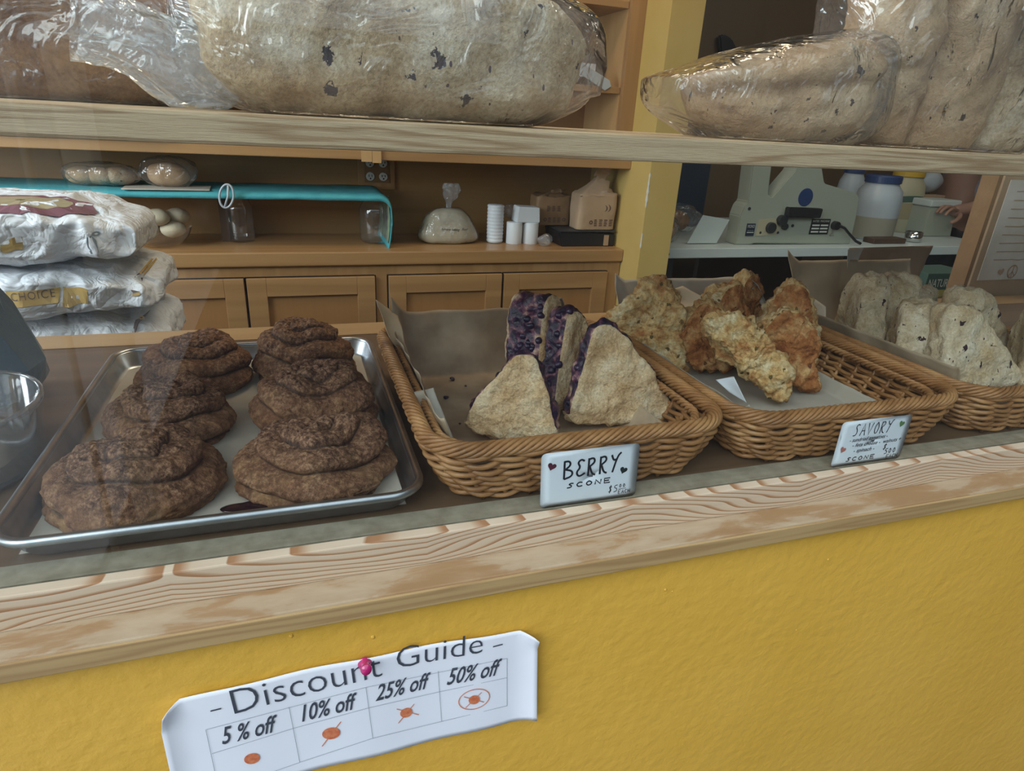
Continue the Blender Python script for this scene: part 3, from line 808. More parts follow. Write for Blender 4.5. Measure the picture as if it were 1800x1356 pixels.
# ================================================================== FLOUR SACKS
st = empty('stock_table', (-.58, 1.45, 0)); tag(st, 'low dark table carrying the stacked white flour sacks', 'table')
MB().box(-.42, .38, -.24, .20, .685, .715).build('tabletop', M['dkbrown'], st)
for sx in (-.38, .34):
    for sy in (-.2, .22): MB().box(sx-.02, sx+.02, sy-.02, sy+.02, 0, .685).build('leg', M['dkbrown'], st)
def sack(z, hx, h, x0, y0, seed, label, rot=0, bow=.0):
    """hx half length; right end tapers into a folded seam"""
    def f(u, v):
        a = 2*pi*u; b = pi*(v*.996+.002)-pi/2
        e1, e2 = .33, .26
        sg = lambda t, k: math.copysign(abs(t)**k, t)
        p = Vector((sg(cos(b), e1)*sg(cos(a), e2), sg(cos(b), e1)*sg(sin(a), e2), sg(sin(b), e1)))
        x = p.x*hx; y = p.y*.15; zz = p.z*h/2
        k = max(0, (p.x-.45)/.55)
        zz = zz*(1-.42*k**1.5)-h*.10*k**2
        kf = max(0, (-p.y-.3)/.7); zz *= 1-.12*kf
        q = Vector((x, y, zz))
        w = .020*(ridge(q, 6, seed)-.5)*.8+.013*(ridge(q+Vector((.03*noise.noise(q*9), 0, .03*noise.noise(q*8+Vector((5, 5, 5))))), 17, seed+3)-.5)+.003*ridge(q, 50, seed)
        d = Vector((p.x*.3, p.y, p.z*.25)); d.normalize()
        q += d*w
        q.z = max(q.z, -h/2)
        q.z = min(q.z, h/2-.001)
        c, s_ = cos(rot), sin(rot)
        return Vector((x0+q.x*c-q.y*s_, y0+q.x*s_+q.y*c, z+h/2+q.z))
    o = MB().grid(f, 220, 110, cu=True).build('flour_sack', M['sack'], None, True)
    tag(o, label, 'flour sack', 'stacked flour sacks')
    return o
sk4 = sack(.716, .31, .108, -.60, 1.405, 8, 'white flour sack at the very bottom of the stack', 0)
sk3 = sack(.826, .315, .106, -.555, 1.405, 1, 'white flour sack just above the display base edge, third from the top', .02)
sk2 = sack(.934, .320, .089, -.565, 1.40, 2, 'white flour sack with the CHOICE ribbon, second from the top', -.02)
sk1 = sack(1.025, .33, .106, -.598, 1.40, 3, 'topmost white flour sack with a maroon oval print', .03)
def facing(sk, yf):
    me = sk.data; bv = BVHTree.FromPolygons([v.co for v in me.vertices], [p.vertices for p in me.polygons])
    def fn(px, py):
        d = (at(px, py, y=1.0)-CAM).normalized()
        # mapped along the wall normal from a flat drawing held in the x-z plane
        t = at(px, py, y=yf)
        h = bv.ray_cast(Vector((t.x, .9, t.z)), Vector((0, 1, 0)))
        return h[0]+Vector((0, -.0015, 0)) if h[0] else t
    return fn
def rect_grid(corners, nx=14, ny=5, wave=0):
    (ax, ay), (bx, by), (cx_, cy_), (dx, dy) = corners
    vs = []; fs = []
    for j in range(ny):
        for i in range(nx):
            u = i/(nx-1); v = j/(ny-1)
            x = (ax*(1-u)+bx*u)*(1-v)+(dx*(1-u)+cx_*u)*v; y = (ay*(1-u)+by*u)*(1-v)+(dy*(1-u)+cy_*u)*v
            vs.append((x, y+wave*sin(u*pi*2)))
    for j in range(ny-1):
        for i in range(nx-1): a = j*nx+i; fs.append((a, a+1, a+nx+1, a+nx))
    return vs, fs
def toxz(g, y):      # drawing given in picture measures -> metres on the plane y
    vs, fs = g; return [(lambda p: (p.x, p.z))(at(a, b, y=y)) for a, b in vs], fs
def surf_fn(sk, dx=(0, 1, 0), y0=.9, off=.0015, yf=1.25):
    me = sk.data; bv = BVHTree.FromPolygons([v.co for v in me.vertices], [p.vertices for p in me.polygons])
    d = Vector(dx)
    def fn(u, v):
        h = bv.ray_cast(Vector((u, y0, v)), d)
        return h[0]-d*off if h[0] else Vector((u, yf, v))
    return fn
f2 = surf_fn(sk2)
decal('ribbon_print', [toxz(rect_grid([(14, 510), (104, 507), (104, 531), (17, 538)], 16, 6), 1.25), toxz(rect_grid([(108, 506), (154, 508), (154, 536), (112, 538)], 12, 6, 2), 1.25)], f2, M['gold'], sk2)
decal('ribbon_lettering', [fit(text_geo('CHOICE', off=-.01, space=1.15), *[c for p in (at(26, 526, y=1.25), at(98, 521, y=1.25)) for c in (p.x, p.z)], .013)], surf_fn(sk2, off=.0025), M['brownprint'], sk2)
f1 = surf_fn(sk1)
decal('ribbon_print', [toxz(rect_grid([(-20, 418), (2, 419), (2, 440), (-20, 438)], 6, 5), 1.25), toxz(rect_grid([(3, 421), (39, 417), (38, 441), (4, 442)], 12, 6, 2), 1.25)], f1, M['gold'], sk1)
# maroon oval printed on the top of the sack
bv1 = BVHTree.FromPolygons([v.co for v in sk1.data.vertices], [p.vertices for p in sk1.data.polygons])
def topfn(u, v):
    h = bv1.ray_cast(Vector((u, v, 1.4)), Vector((0, 0, -1)))
    return h[0]+Vector((0, 0, .0018)) if h[0] else Vector((u, v, 1.15))
def ring(cx_, cy_, rx, ry, k, n=48, sc=0):
    o_ = [(cx_+rx*cos(2*pi*i/n)*(1+sc*(i % 2)), cy_+ry*sin(2*pi*i/n)*(1+sc*(i % 2))) for i in range(n)]; i_ = [(cx_+rx*k*cos(2*pi*i/n), cy_+ry*k*sin(2*pi*i/n)) for i in range(n)]
    return o_+i_, [(i, (i+1) % n, n+(i+1) % n, n+i) for i in range(n)]
decal('oval_print', [ring(-.435, 1.32, .105, .062, .72, sc=.05)], topfn, M['maroon'], sk1)
decal('oval_field_print', [ring(-.435, 1.32, .075, .044, .1)], lambda u, v: topfn(u, v), M['olive'], sk1)
# little sack emblem printed on each right-hand end
def emblem(sk, px, py, s, mt='brownprint'):
    s *= .8
    g = []
    g.append(toxz(([(px-.42*s, py-.1*s), (px-.35*s, py-.45*s), (px-.05*s, py-.55*s), (px+.25*s, py-.2*s), (px+.45*s, py+.35*s), (px-.1*s, py+.5*s), (px-.3*s, py+.3*s)], [tuple(range(7))]), 1.3))
    c = decal('emblem_print', g, surf_fn(sk, yf=1.3), M[mt], sk)
    g2 = [toxz(ring(px+.2*s, py-.65*s, .28*s, .16*s, .4, 16), 1.3), toxz(([(px-.2*s, py+.52*s), (px+.45*s, py+.36*s), (px+.5*s, py+.6*s), (px-.1*s, py+.75*s)], [(0, 1, 2, 3)]), 1.3)]
    for nm_, gg in zip(('emblem_ring', 'emblem_base'), g2): decal(nm_, [gg], surf_fn(sk, yf=1.3, off=.002), M['gold'] if mt == 'brownprint' else M['rule'], sk)
emblem(sk1, 174, 420, 30, 'rule'); emblem(sk2, 243, 497, 26); emblem(sk3, 245, 571, 24)

# ================================================================== KITCHEN BEYOND THE COLUMN
kt = empty('kitchen_table', (2.4, 2.3, 0)); tag(kt, 'white topped kitchen table carrying the cream machine', 'table')
MB().box(-1.19, .56, -.29, .5, .868, .904, bev=.003).build('tabletop', M['table'], kt)
MB().tube([(-1.125, -.2905, .885), (-1.125, -.296, .885)], .006, 10).build('bolt', M['dark'], kt)
for sx in (-1.1, .5):
    for sy in (-.25, .45): MB().box(sx-.02, sx+.02, sy-.02, sy+.02, 0, .868).build('leg', M['dark'], kt)
mc = empty('bread_slicer', (1.87, 2.12, .904)); tag(mc, 'cream painted bench machine with a blue dot, black handle and cord', 'machine')
YM = 2.07
def mp(px, py): p = at(px, py, y=YM); return (p.x-1.87, p.z-.904)
poly = [mp(1292, 431), mp(1297, 410), mp(1301, 380), mp(1308, 362), mp(1315, 355), mp(1322, 300), mp(1327, 262), mp(1361, 262), mp(1356, 300), mp(1351, 340), mp(1353, 346), mp(1358, 346), mp(1398, 300), mp(1412, 266), mp(1444, 266), mp(1446, 298), mp(1450, 323), mp(1506, 340), mp(1511, 348), mp(1506, 380), mp(1494, 432), mp(1470, 433), mp(1467, 430), mp(1324, 428), mp(1320, 431)]
zb = min(p[1] for p in poly); poly = [(a, max(0, b-zb*0)) for a, b in poly]
MB().prism(poly, YM-2.12, YM-2.12+.07, bev=.004).build('housing', M['machine'], mc)
def mdisc(name, px, py, r, th, m, parent=mc, par=None):
    a, b = mp(px, py)
    return MB().lathe([(0, th), (r*.93, th), (r, th*.6), (r, 0)], 28, M=Matrix.Translation((a, YM-2.12, b)) @ Matrix.Rotation(pi/2, 4, 'X')).build(name, m, par or parent)
mdisc('blue_disc', 1416, 347, .034, .002, M['navy'])
a0, b0 = mp(1377, 380); a1, b1 = mp(1436, 370)
MB().prism([(a0, b0), (a1, b0-.003), (a1+.003, b0+.033), (a0, b0+.036)], YM-2.12-.03, YM-2.12, bev=.003).build('handle', M['black'], mc)
pc = [mp(1328, 415), mp(1334, 386), mp(1362, 384), mp(1371, 400), mp(1362, 413)]
MB().prism(pc, YM-2.12-.002, YM-2.12).build('control_plate', M['jarc'], mc)
k1 = mdisc('knob', 1353, 400, .021, .016, M['dark']); mdisc('knob', 1372, 387, .020, .02, M['dark']); mdisc('knob', 1378, 398, .013, .012, M['dark'])
mdisc('screw', 1393, 397, .006, .003, M['dark']); mdisc('screw', 1317, 367, .006, .003, M['dark']); mdisc('screw', 1336, 409, .005, .003, M['dark']); mdisc('screw', 1367, 409, .005, .003, M['dark'])
def plate(px0, py0, px1, py1, name, m, texts):
    a, b = mp(px0, py1); c, d = mp(px1, py0)
    o = MB().box(a, c, YM-2.12-.003, YM-2.12, b, d, bev=.001).build(name, m, mc)
    gs = []
    for s, u0, v0, u1, h in texts:
        gs.append(fit(text_geo(s), a+(c-a)*u0, b+(d-b)*v0, a+(c-a)*u1, b+(d-b)*v0, (d-b)*h))
    decal('plate_lettering', gs, lambda u, v: Vector((u, YM-2.12-.0036, v)), M['letter'], o)
    return o
plate(1309, 393, 1328, 415, 'maker_plate', M['navyp'], [('MONO', .1, .66, .9, .24), ('---', .15, .4, .85, .05), ('___', .1, .16, .9, .1)])
o = plate(1421, 385, 1460, 412, 'rating_plate', M['black'], [('RATED  MACHINE', .06, .80, .94, .12)])
a, b = mp(1421, 412); c, d = mp(1460, 385)
g = []
for r in range(3):
    z = b+(d-b)*(.12+.21*r)
    for u0, u1 in ((.06, .46), (.52, .92)): g.append(([(a+(c-a)*u0, z), (a+(c-a)*u1, z), (a+(c-a)*u1, z+(d-b)*.1), (a+(c-a)*u0, z+(d-b)*.1)], [(0, 1, 2, 3)]))
decal('plate_fields', g, lambda u, v: Vector((u, YM-2.12-.0036, v)), M['letter'], o)
a, b = mp(1462, 412)
decal('warning_triangle', [ribbon([(a-.010, b-.006), (a+.010, b-.006), (a, b+.013), (a-.010, b-.006)], .002), ribbon([(a, b-.002), (a, b+.006)], .0018)], lambda u, v: Vector((u, YM-2.12-.001, v)), M['brownprint'], mc)
pts = [mp(1463, 396), mp(1470, 396), mp(1478, 400), mp(1486, 411), mp(1495, 422), mp(1502, 426)]
MB().tube([(p[0], YM-2.12-.012-.004*i, p[1]) for i, p in enumerate(pts)], .0055, 8).build('power_cord', M['black'], mc, True)
mdisc('cord_socket', 1466, 396, .017, .02, M['black'])

def bigjar(px, w, h, lid, body, label, y=2.30, lower=None, lab=False):
    p = at(px, 400, y=y); e_ = empty('plastic_jar', (p.x, y, .904)); tag(e_, label, 'jar')
    r = w/2
    MB().lathe([(0, 0), (r*.96, 0), (r, .008), (r, h*.62), (r*.93, h*.76), (r*.72, h*.86), (r*.70, h*.9), (0, h*.9)], 40).build('jar_body', M[body], e_, True)
    MB().lathe([(r*.74, h*.88), (r*.78, h*.885), (r*.78, h*.98), (r*.75, h), (0, h)], 40).build('jar_lid', M[lid], e_)
    if lower: MB().lathe([(r*1.003, .006), (r*1.003, h*.36)], 40).build('contents_band', M[lower], e_, True)
    if lab:
        mb = MB()
        mb.grid(lambda u, v: Vector((r*1.006*sin(-1.1+2.2*u), -r*1.006*cos(-1.1+2.2*u), h*(.22+.26*v))), 20, 4); mb.build('jar_label', M['olive'], e_, True)
        MB().grid(lambda u, v: Vector((r*1.012*sin(-.9+1.4*u), -r*1.012*cos(-.9+1.4*u), h*(.48+.10*v+.02*sin(u*pi)))), 20, 3).build('jar_banner', M['greenbox'], e_, True)
    return e_
bigjar(1531, .185, .265, 'navy', 'jarw', 'large cloudy plastic jar with a navy lid right of the cream machine', 2.22, 'jarl')
bigjar(1572, .175, .285, 'lidy', 'jarc', 'large cream plastic jar with a yellow lid and a printed label', 2.42, None, True)
bigjar(1478, .12, .285, 'navy', 'jarw', 'plastic jar with a navy lid mostly hidden behind the machine', 2.52)
p = at(1630, 400, y=2.3)
nb = empty('napkin_holder', (p.x, 2.3, .904)); tag(nb, 'grey-green metal napkin box the hand is reaching for', 'box')
MB().prism([(-.09, .0), (.09, 0), (.082, .06), (.085, .13), (-.09, .135)], -.06, .06, bev=.004).build('body', M['machine'], nb)
MB().box(-.095, .09, -.065, .065, .135, .165, bev=.006).build('lid', M['table'], nb)
p = at(1606, 415, y=2.12)
o = MB().lathe([(0, .001), (.030, .001), (.034, .004), (.034, .044), (.031, .044), (.030, .006), (0, .005)], 32).build('metal_cup', M['steel'], None, True); o.location = (p.x, 2.12, .904)
tag(o, 'small shiny metal cup on the white table right of the jars', 'cup')
p = at(1560, 418, y=2.1)
o = MB().box(-.10, .075, -.03, .03, 0, .022, bev=.004).build('wooden_block', M['dkbrown']); o.location = (p.x, 2.1, .904)
tag(o, 'dark wooden block lying on the white table below the jars', 'block')
# left of the machine: pale paper, bagged bread, dark panels
pm = empty('paper_note', (1.46, 2.09, .904)); tag(pm, 'pale green paper note leaning at the left of the cream machine', 'paper')
MB().prism([(-.055, .004), (.075, .004), (.115, .092), (-.005, .108)], 0, .002).build('sheet', M['table'], pm)
o = MB().box(-.16, .14, 0, .03, 0, .48, bev=.004).build('dark_screen', M['navyp']); o.location = (1.60, 2.50, .904)
tag(o, 'tall dark navy panel standing behind the cream machine', 'panel')
bagged('bagged_bread', 1.44, 2.34, .904, (.15, .07, .06), 'long dark loaf in a clear bag left of the cream machine', 'bread', 11, 1, inner='loaf_brown')
bagged('bagged_bread', 1.335, 2.16, .904, (.055, .06, .05), 'small bag of bread beside the yellow column', 'bread', 14, 1, inner='loaf_brown')
o = MB().box(-.35, .35, -.18, .18, 0, .50, bev=.02).build('storage_bin', M['dark']); o.location = (1.62, 2.35, .0)
tag(o, 'dark grey storage bin under the white table', 'bin')
o = MB().box(-.30, .3, 0, .03, 0, .84, bev=.003).build('drawer_panel', M['dkbrown']); o.location = (2.10, 2.56, 0)
tag(o, 'dark brown panel under the white kitchen table', 'panel')
MB().box(-.05, .05, -.012, 0, .60, .615, bev=.003).build('handle', M['steel'], o)
# small hanging dark mitt on the kitchen wall
p = at(1300, 82, y=2.9)
o = MB().prism([(-.075, .045), (-.05, .055), (.0, .04), (.045, -.01), (.08, -.07), (.09, -.30), (.02, -.30), (-.02, -.10), (-.055, -.02)], -.03, 0, bev=.008).build('oven_mitt', M['black']); o.location = (p.x, 2.995, p.z)
tag(o, 'black mitt hanging on the brown kitchen wall above the loaves', 'mitt')

# carton with NATURE'S lettering on a stool behind the third basket
p = at(1660, 497, y=1.45)
cz = p.z-.045
px_ = at(1632, 497, y=1.45).x+.065; cn = empty('food_carton', (px_, 1.45, cz)); tag(cn, "dark green carton printed NATURE'S behind the currant scones", 'carton')
MB().box(-.075, .12, 0, .12, 0, .075, bev=.002).build('carton_body', M['greenbox'], cn)
MB().box(-.0755, .1205, -.0008, .11, .0, .022).build('yellow_band', M['cartony'], cn)
decal('carton_lettering', [fit(text_geo("NATURE'S", off=.01), -.065, .032, .045, .032, .026)], lambda u, v: Vector((u, -.0015, v)), M['letter'], cn)
o = MB().box(-.16, .2, -.05, .3, .0, cz, bev=.005).build('supply_crate', M['dkbrown']); o.location = (px_, 1.45, 0)
tag(o, 'dark crate carrying the green carton', 'crate')

# cardboard box at the right with a glass reflection painted on it as a pale notice
bx = empty('cardboard_box', (1.80, 1.16, .0)); tag(bx, 'tall brown cardboard box standing at the right behind the third basket', 'box')
bp = [(at(1762, 300, y=1.10)), at(1692, 560, y=1.10)]
XL = 1.555
MB().box(XL-1.80, XL-1.80+.55, -.06, -.012, .45, 1.245, bev=.002).build('box_body', M['card'], bx)
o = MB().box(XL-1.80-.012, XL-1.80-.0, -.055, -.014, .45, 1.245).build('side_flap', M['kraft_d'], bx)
nt = MB(); nt.box(XL-1.80+.02, XL-1.80+.4, -.0620, -.0605, 1.0, 1.235); nt = nt.build('notice_reflection', M['parch_w'], bx)
random.seed(5); g = []
for i in range(9):
    z = 1.21-.02*i; g.append(ribbon([(XL-1.8+.05+.26*k/12, z+.002*noise.noise(Vector((k*.9, i, 0)))) for k in range(random.randint(5, 12))], .0022))
g.append(ring(XL-1.8+.13, 1.02, .017, .017, .8, 24)); g.append(ribbon([(XL-1.8+.13, 1.005), (XL-1.8+.13, 1.035)], .003)); g.append(ribbon([(XL-1.8+.118, 1.008), (XL-1.8+.13, 1.02), (XL-1.8+.142, 1.008)], .003))
g.append(heart(XL-1.8+.09, 1.02, .02, .2))
decal('reflected_writing', g, lambda u, v: Vector((u, -.0628, v)), M['kraft'], nt)
o = MB().box(-.3, .35, -.12, .18, 0, .45, bev=.004).build('supply_crate', M['dkbrown']); o.location = (1.80, 1.16, 0)
tag(o, 'dark crate under the tall cardboard box', 'crate')

# ================================================================== PERSON reaching in the kitchen (mostly behind the cardboard box)
def skin_body(name, chain, m, parent, sub=2):
    """chain: dict of joints (pos, radius, parent index)"""
    me = bpy.data.meshes.new(name)
    me.from_pydata([c[0] for c in chain], [(i, c[2]) for i, c in enumerate(chain) if c[2] is not None], [])
    o = link(name, me, m, parent, False)
    md = o.modifiers.new('skin', 'SKIN'); md.use_smooth_shade = True
    for i, c in enumerate(chain):
        sv = me.skin_vertices[0].data[i]; sv.radius = (c[1], c[1]); sv.use_root = (i == 0)
    s_ = o.modifiers.new('sub', 'SUBSURF'); s_.levels = sub; s_.render_levels = sub
    return o
pp = empty('person', (3.20, 2.30, 0)); tag(pp, 'person in lavender-grey sleeves reaching a hand toward the napkin box', 'person')
hand_p = at(1672, 372, y=2.22); H = hand_p-Vector((3.20, 2.30, 0)); 
sh = Vector((-.02, -.02, 1.36)); el = Vector((.02, -.14, 1.10)); wr = H+Vector((.085, -.01, .015))
body = [((0, .12, .92), .13, None), ((0, .12, 1.12), .125, 0), ((0, .10, 1.33), .145, 1), ((0, .10, 1.46), .06, 2), ((-.01, .08, 1.53), .052, 3),
        ((-.16, .02, 1.38), .062, 2), (tuple(el+Vector((-.10, 0, 0))), .046, 5), (tuple(wr+Vector((.05, -.01, .01))), .034, 6), (tuple(wr), .027, 7), (tuple(H+Vector((.045, 0, .005))), .030, 8), (tuple(H), .028, 9),
        ((.19, .12, 1.38), .062, 2), ((.26, .1, 1.12), .046, 11), ((.24, 0, .94), .03, 12),
        ((-.09, .12, .85), .09, 0), ((-.1, .1, .48), .062, 14), ((-.1, .12, .08), .042, 15), ((-.1, .0, .04), .035, 16),
        ((.09, .12, .85), .09, 0), ((.1, .1, .48), .062, 18), ((.1, .12, .08), .042, 19), ((.1, .0, .04), .035, 20)]
bd = skin_body('body', body, M['skin'], pp)
# clothing shells over torso, arms and legs
skin_body('shirt', [((0, .12, .88), .145, None), ((0, .12, 1.12), .14, 0), ((0, .10, 1.34), .157, 1), ((-.165, .02, 1.385), .078, 2), (tuple(el+Vector((-.10, 0, 0))), .062, 3), (tuple(wr+Vector((.06, -.01, .012))), .046, 4),
                    ((.2, .12, 1.385), .078, 2), ((.27, .1, 1.12), .06, 6), ((.25, .01, .97), .045, 7)], M['sleeve'], pp)
skin_body('trousers', [((0, .12, .90), .14, None), ((-.09, .12, .84), .105, 0), ((-.1, .1, .48), .078, 1), ((-.1, .12, .10), .06, 2), ((.09, .12, .84), .105, 0), ((.1, .1, .48), .078, 4), ((.1, .12, .10), .06, 5)], M['navyp'], pp)
for i, (dy, dz, L, w) in enumerate(((-.026, .012, .060, .0085), (-.010, .019, .070, .009), (.008, .018, .065, .0088), (.023, .010, .052, .0078))):
    b0 = H+Vector((-.010, dy, dz)); b1 = b0+Vector((-L*.5, dy*.25, .004)); b2 = b1+Vector((-L*.34, 0, -.014)); b3 = b2+Vector((-L*.2, 0, -.018))
    skin_body('finger', [(tuple(H+Vector((.018, dy*.6, dz*.4))), w*1.1, None), (tuple(b0), w, 0), (tuple(b1), w*.95, 1), (tuple(b2), w*.85, 2), (tuple(b3), w*.7, 3)], M['skin'], pp)
skin_body('thumb', [(tuple(H+Vector((.035, -.02, -.008))), .012, None), (tuple(H+Vector((.010, -.042, -.022))), .0105, 0), (tuple(H+Vector((-.022, -.050, -.036))), .0095, 1), (tuple(H+Vector((-.045, -.046, -.044))), .0075, 2)], M['skin'], pp)
def headf(p):
    q = Vector((p.x, p.y, p.z)); 
    if p.z < 0: q.x *= 1+p.z*2.2; q.y *= 1+p.z*1.2
    if p.y < -.03: q.y -= .014*exp(-((p.z+.01)/.018)**2-(p.x/.014)**2)   # nose
    return q+Vector((-.01, .05, 1.635))
hd = blob(40, 30, headf, (.076, .096, .115)).build('head', M['skin'], pp, True)
for sx in (-1, 1):
    MB().lathe([(0, .006), (.008, .004), (.011, 0)], 14, M=Matrix.Translation((-.01+sx*.03, -.036, 1.640)) @ Matrix.Rotation(pi/2, 4, 'X')).build('eye', M['white'], hd, True)
    blob(14, 10, lambda p: p+Vector((-.01+sx*.078, .06, 1.63)), (.010, .018, .030)).build('ear', M['skin'], hd, True)
MB().tube([(-.035, -.040, 1.58), (-.01, -.046, 1.577), (.015, -.040, 1.58)], .004, 8).build('mouth', M['maroon'], hd, True)
blob(40, 30, lambda p: Vector((p.x, max(p.y, -.055 if p.z > .02 else .0), p.z))+Vector((-.01, .062, 1.66)), (.086, .105, .110)).build('hair', M['hair'], pp, True)
# white bag under the arm
p = at(1722, 330, y=2.15)
sg_ = blob(50, 30, lambda q: Vector((q.x*(1 if q.x > 0 else 1.3), q.y, q.z*(1 if q.x > 0 else 1-.8*min(1, -q.x/.11))))*(1+.06*ridge(q, 14, 4)), (.10, .06, .055)).build('white_scoop', M['jarw'], None, True)
# stands on a stack of boxes beside the hand
sg_.location = (p.x, 2.34, p.z); tag(sg_, 'white plastic scoop tub above the reaching hand', 'tub')
pb = p.z-.055
o = MB().box(-.13, .0, -.08, .08, 0, pb-.904, bev=.003).build('supply_box', M['card']); o.location = (2.955, 2.42, .904)
tag(o, 'brown box on the white table beneath the white scoop tub', 'box')
sg_.location = (2.885, 2.42, pb-min(v.co.z for v in sg_.data.vertices))

# ================================================================== SHEET TRAY WITH CINNAMON ROLLS
BZ = .962
tr = empty('sheet_tray', (-.071, .712, BZ)); tag(tr, 'worn aluminium sheet tray with rolled rim holding six cinnamon rolls', 'tray')
TX, TY = .170, .2245
def rrect(hx, hy, r, n=10):
    pts = []
    for cx_, cy_, a0 in ((hx-r, hy-r, 0), (-hx+r, hy-r, pi/2), (-hx+r, -hy+r, pi), (hx-r, -hy+r, 3*pi/2)):
        for k in range(n): a = a0+pi/2*k/(n-1); pts.append((cx_+r*cos(a), cy_+r*sin(a)))
    return pts
def loft(rings, capb=True):
    n = len(rings[0]); vs = [Vector(p) for r in rings for p in r]; fs = []
    for i in range(len(rings)-1):
        for k in range(n): l = (k+1) % n; fs.append((i*n+k, i*n+l, (i+1)*n+l, (i+1)*n+k))
    if capb: fs.append(tuple(range(n)))
    return vs, fs
def tring(inset, z, r): return [(x, y, z) for x, y in rrect(TX-inset, TY-inset, r)]
v_, f_ = loft([tring(.020, .0015, .022), tring(.015, .0025, .026), tring(.012, .006, .028), tring(.006, .0225, .032), tring(.004, .024, .034)])
MB().add(v_, f_).build('pan', M['alu'], tr, True, solid=.0012)
MB().tube([(x, y, .0225) for x, y in rrect(TX-.0035, TY-.0035, .030, 14)], .0042, 10, True).build('rolled_rim', M['alu'], tr, True)
o = MB().grid(lambda u, v: Vector(((u-.5)*2*(TX-.018), (v-.5)*2*(TY-.018), .0022+.0014*noise.noise(Vector((u*5, v*7, 0)))+.0012+.012*max(0, (u-.93)/.07)*noise.noise(Vector((3, v*9, 0)))**2)), 60, 80).build('parchment_sheet', M['parch_w'], None, True)
o.location = (-.071, .712, BZ); tag(o, 'parchment sheet lying in the tray under the cinnamon rolls', 'parchment')

def cin_roll(x, y, R, H, seed, label, rot, turns=2.9, lean=(0, 0)):
    NU, NV = 230, 130
    random.seed(seed); vals = []; 
    def f(u, v):
        th = 2*pi*u
        # v 0 at apex, 1 at tray
        s = v
        if s < .86:
            t = s/.86; r = R*(.30*t+.70*sin(min(1, t)*pi/2))**.92 ; z = H*(1-t**2.15*.80)
        else:
            t = (s-.86)/.14; r = R*(1.0+.0*t-.07*t*t); z = H*.22*(1-t)
        px0 = Vector((r*cos(th), r*sin(th), z))
        wob = noise.noise(Vector((cos(th)*1.1, sin(th)*1.1, s*1.5+seed)))
        ph = (s**.72)*turns*1.42 - u + .30*wob*min(1, s*4)+.03*noise.noise(Vector((cos(th)*4, sin(th)*4, s*5+seed)))
        fr = ph-flr(ph)
        groove = min(fr, 1-fr)*2
        amp = R*(.050+.085*min(1, s*1.6))*(1+.5*noise.noise(Vector((cos(th)*2, sin(th)*2, flr(ph)*3.1+seed))))
        # each layer swells towards its lower lip, then tucks in sharply
        prof_ = 1-abs(2*fr**1.35-1)**2.6
        d = amp*(prof_-.75)+.004*noise.noise(Vector((px0.x*30, px0.y*30, px0.z*75+seed)))
        if s > .93: d *= (1-s)/.07
        px = Vector((r*cos(th), r*sin(th), z))
        # outward direction
        n = Vector((cos(th)*max(.12, sin(min(1, s*1.15)*pi/2)), sin(th)*max(.12, sin(min(1, s*1.15)*pi/2)), cos(min(1, s*1.15)*pi/2)+.06)); n.normalize()
        fade = min(1, s*9)
        big = R*.17*noise.noise(Vector((cos(th)*1.1, sin(th)*1.1, z*14+seed*7)))*min(1, s*3)
        fine = .0014*fbm(px, 75, 3, seed)+.0016*noise.noise(px*150)+.0011*noise.noise(px*330)
        q = px+n*(d*fade+big+fine)
        if z > 0: q.z = max(q.z, .0006)
        q.x += lean[0]*q.z; q.y += lean[1]*q.z
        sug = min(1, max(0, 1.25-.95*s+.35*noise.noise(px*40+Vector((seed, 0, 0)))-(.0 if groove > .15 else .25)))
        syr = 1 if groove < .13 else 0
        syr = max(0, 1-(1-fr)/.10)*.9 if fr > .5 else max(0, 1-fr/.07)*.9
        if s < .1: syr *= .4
        vals.append((sug, syr))
        return q
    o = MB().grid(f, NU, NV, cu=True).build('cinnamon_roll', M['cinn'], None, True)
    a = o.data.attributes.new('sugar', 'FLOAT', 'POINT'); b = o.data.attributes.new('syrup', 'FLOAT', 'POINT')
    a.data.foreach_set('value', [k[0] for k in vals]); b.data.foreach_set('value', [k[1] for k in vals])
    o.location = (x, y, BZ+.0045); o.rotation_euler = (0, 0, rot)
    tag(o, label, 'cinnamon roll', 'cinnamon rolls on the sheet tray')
    return o
cin_roll(.006, .572, .071, .058, 1, 'dark cinnamon roll at the front right corner of the tray', .6, 2.7, (.05, .05))
cin_roll(.010, .708, .068, .064, 2, 'cinnamon roll in the middle of the right-hand row, beside the tray rim', 2.3, 3.0, (0, 0))
cin_roll(.000, .850, .064, .074, 3, 'cinnamon roll at the back right of the tray, farthest from the glass', 4.1, 2.8)
cin_roll(-.153, .578, .073, .054, 4, 'wide flat cinnamon roll at the front left of the tray, with an overhanging lip', 5.2, 2.2, (.05, 0))
cin_roll(-.143, .712, .066, .052, 5, 'cinnamon roll in the middle of the left-hand row, syrup at its side', 1.2, 2.6)
cin_roll(-.130, .846, .064, .060, 6, 'cinnamon roll at the back left of the tray', 3.0, 2.9)
o = blob(40, 10, lambda p: p*(1+.5*noise.noise(p*60)), (.020, .010, .0016)).build('syrup_puddle', M['syrup'], None, True); o.location = (-.058, .530, BZ+.0055)
tag(o, 'dark syrup puddle on the tray between the two front rolls', 'syrup', kind='stuff')

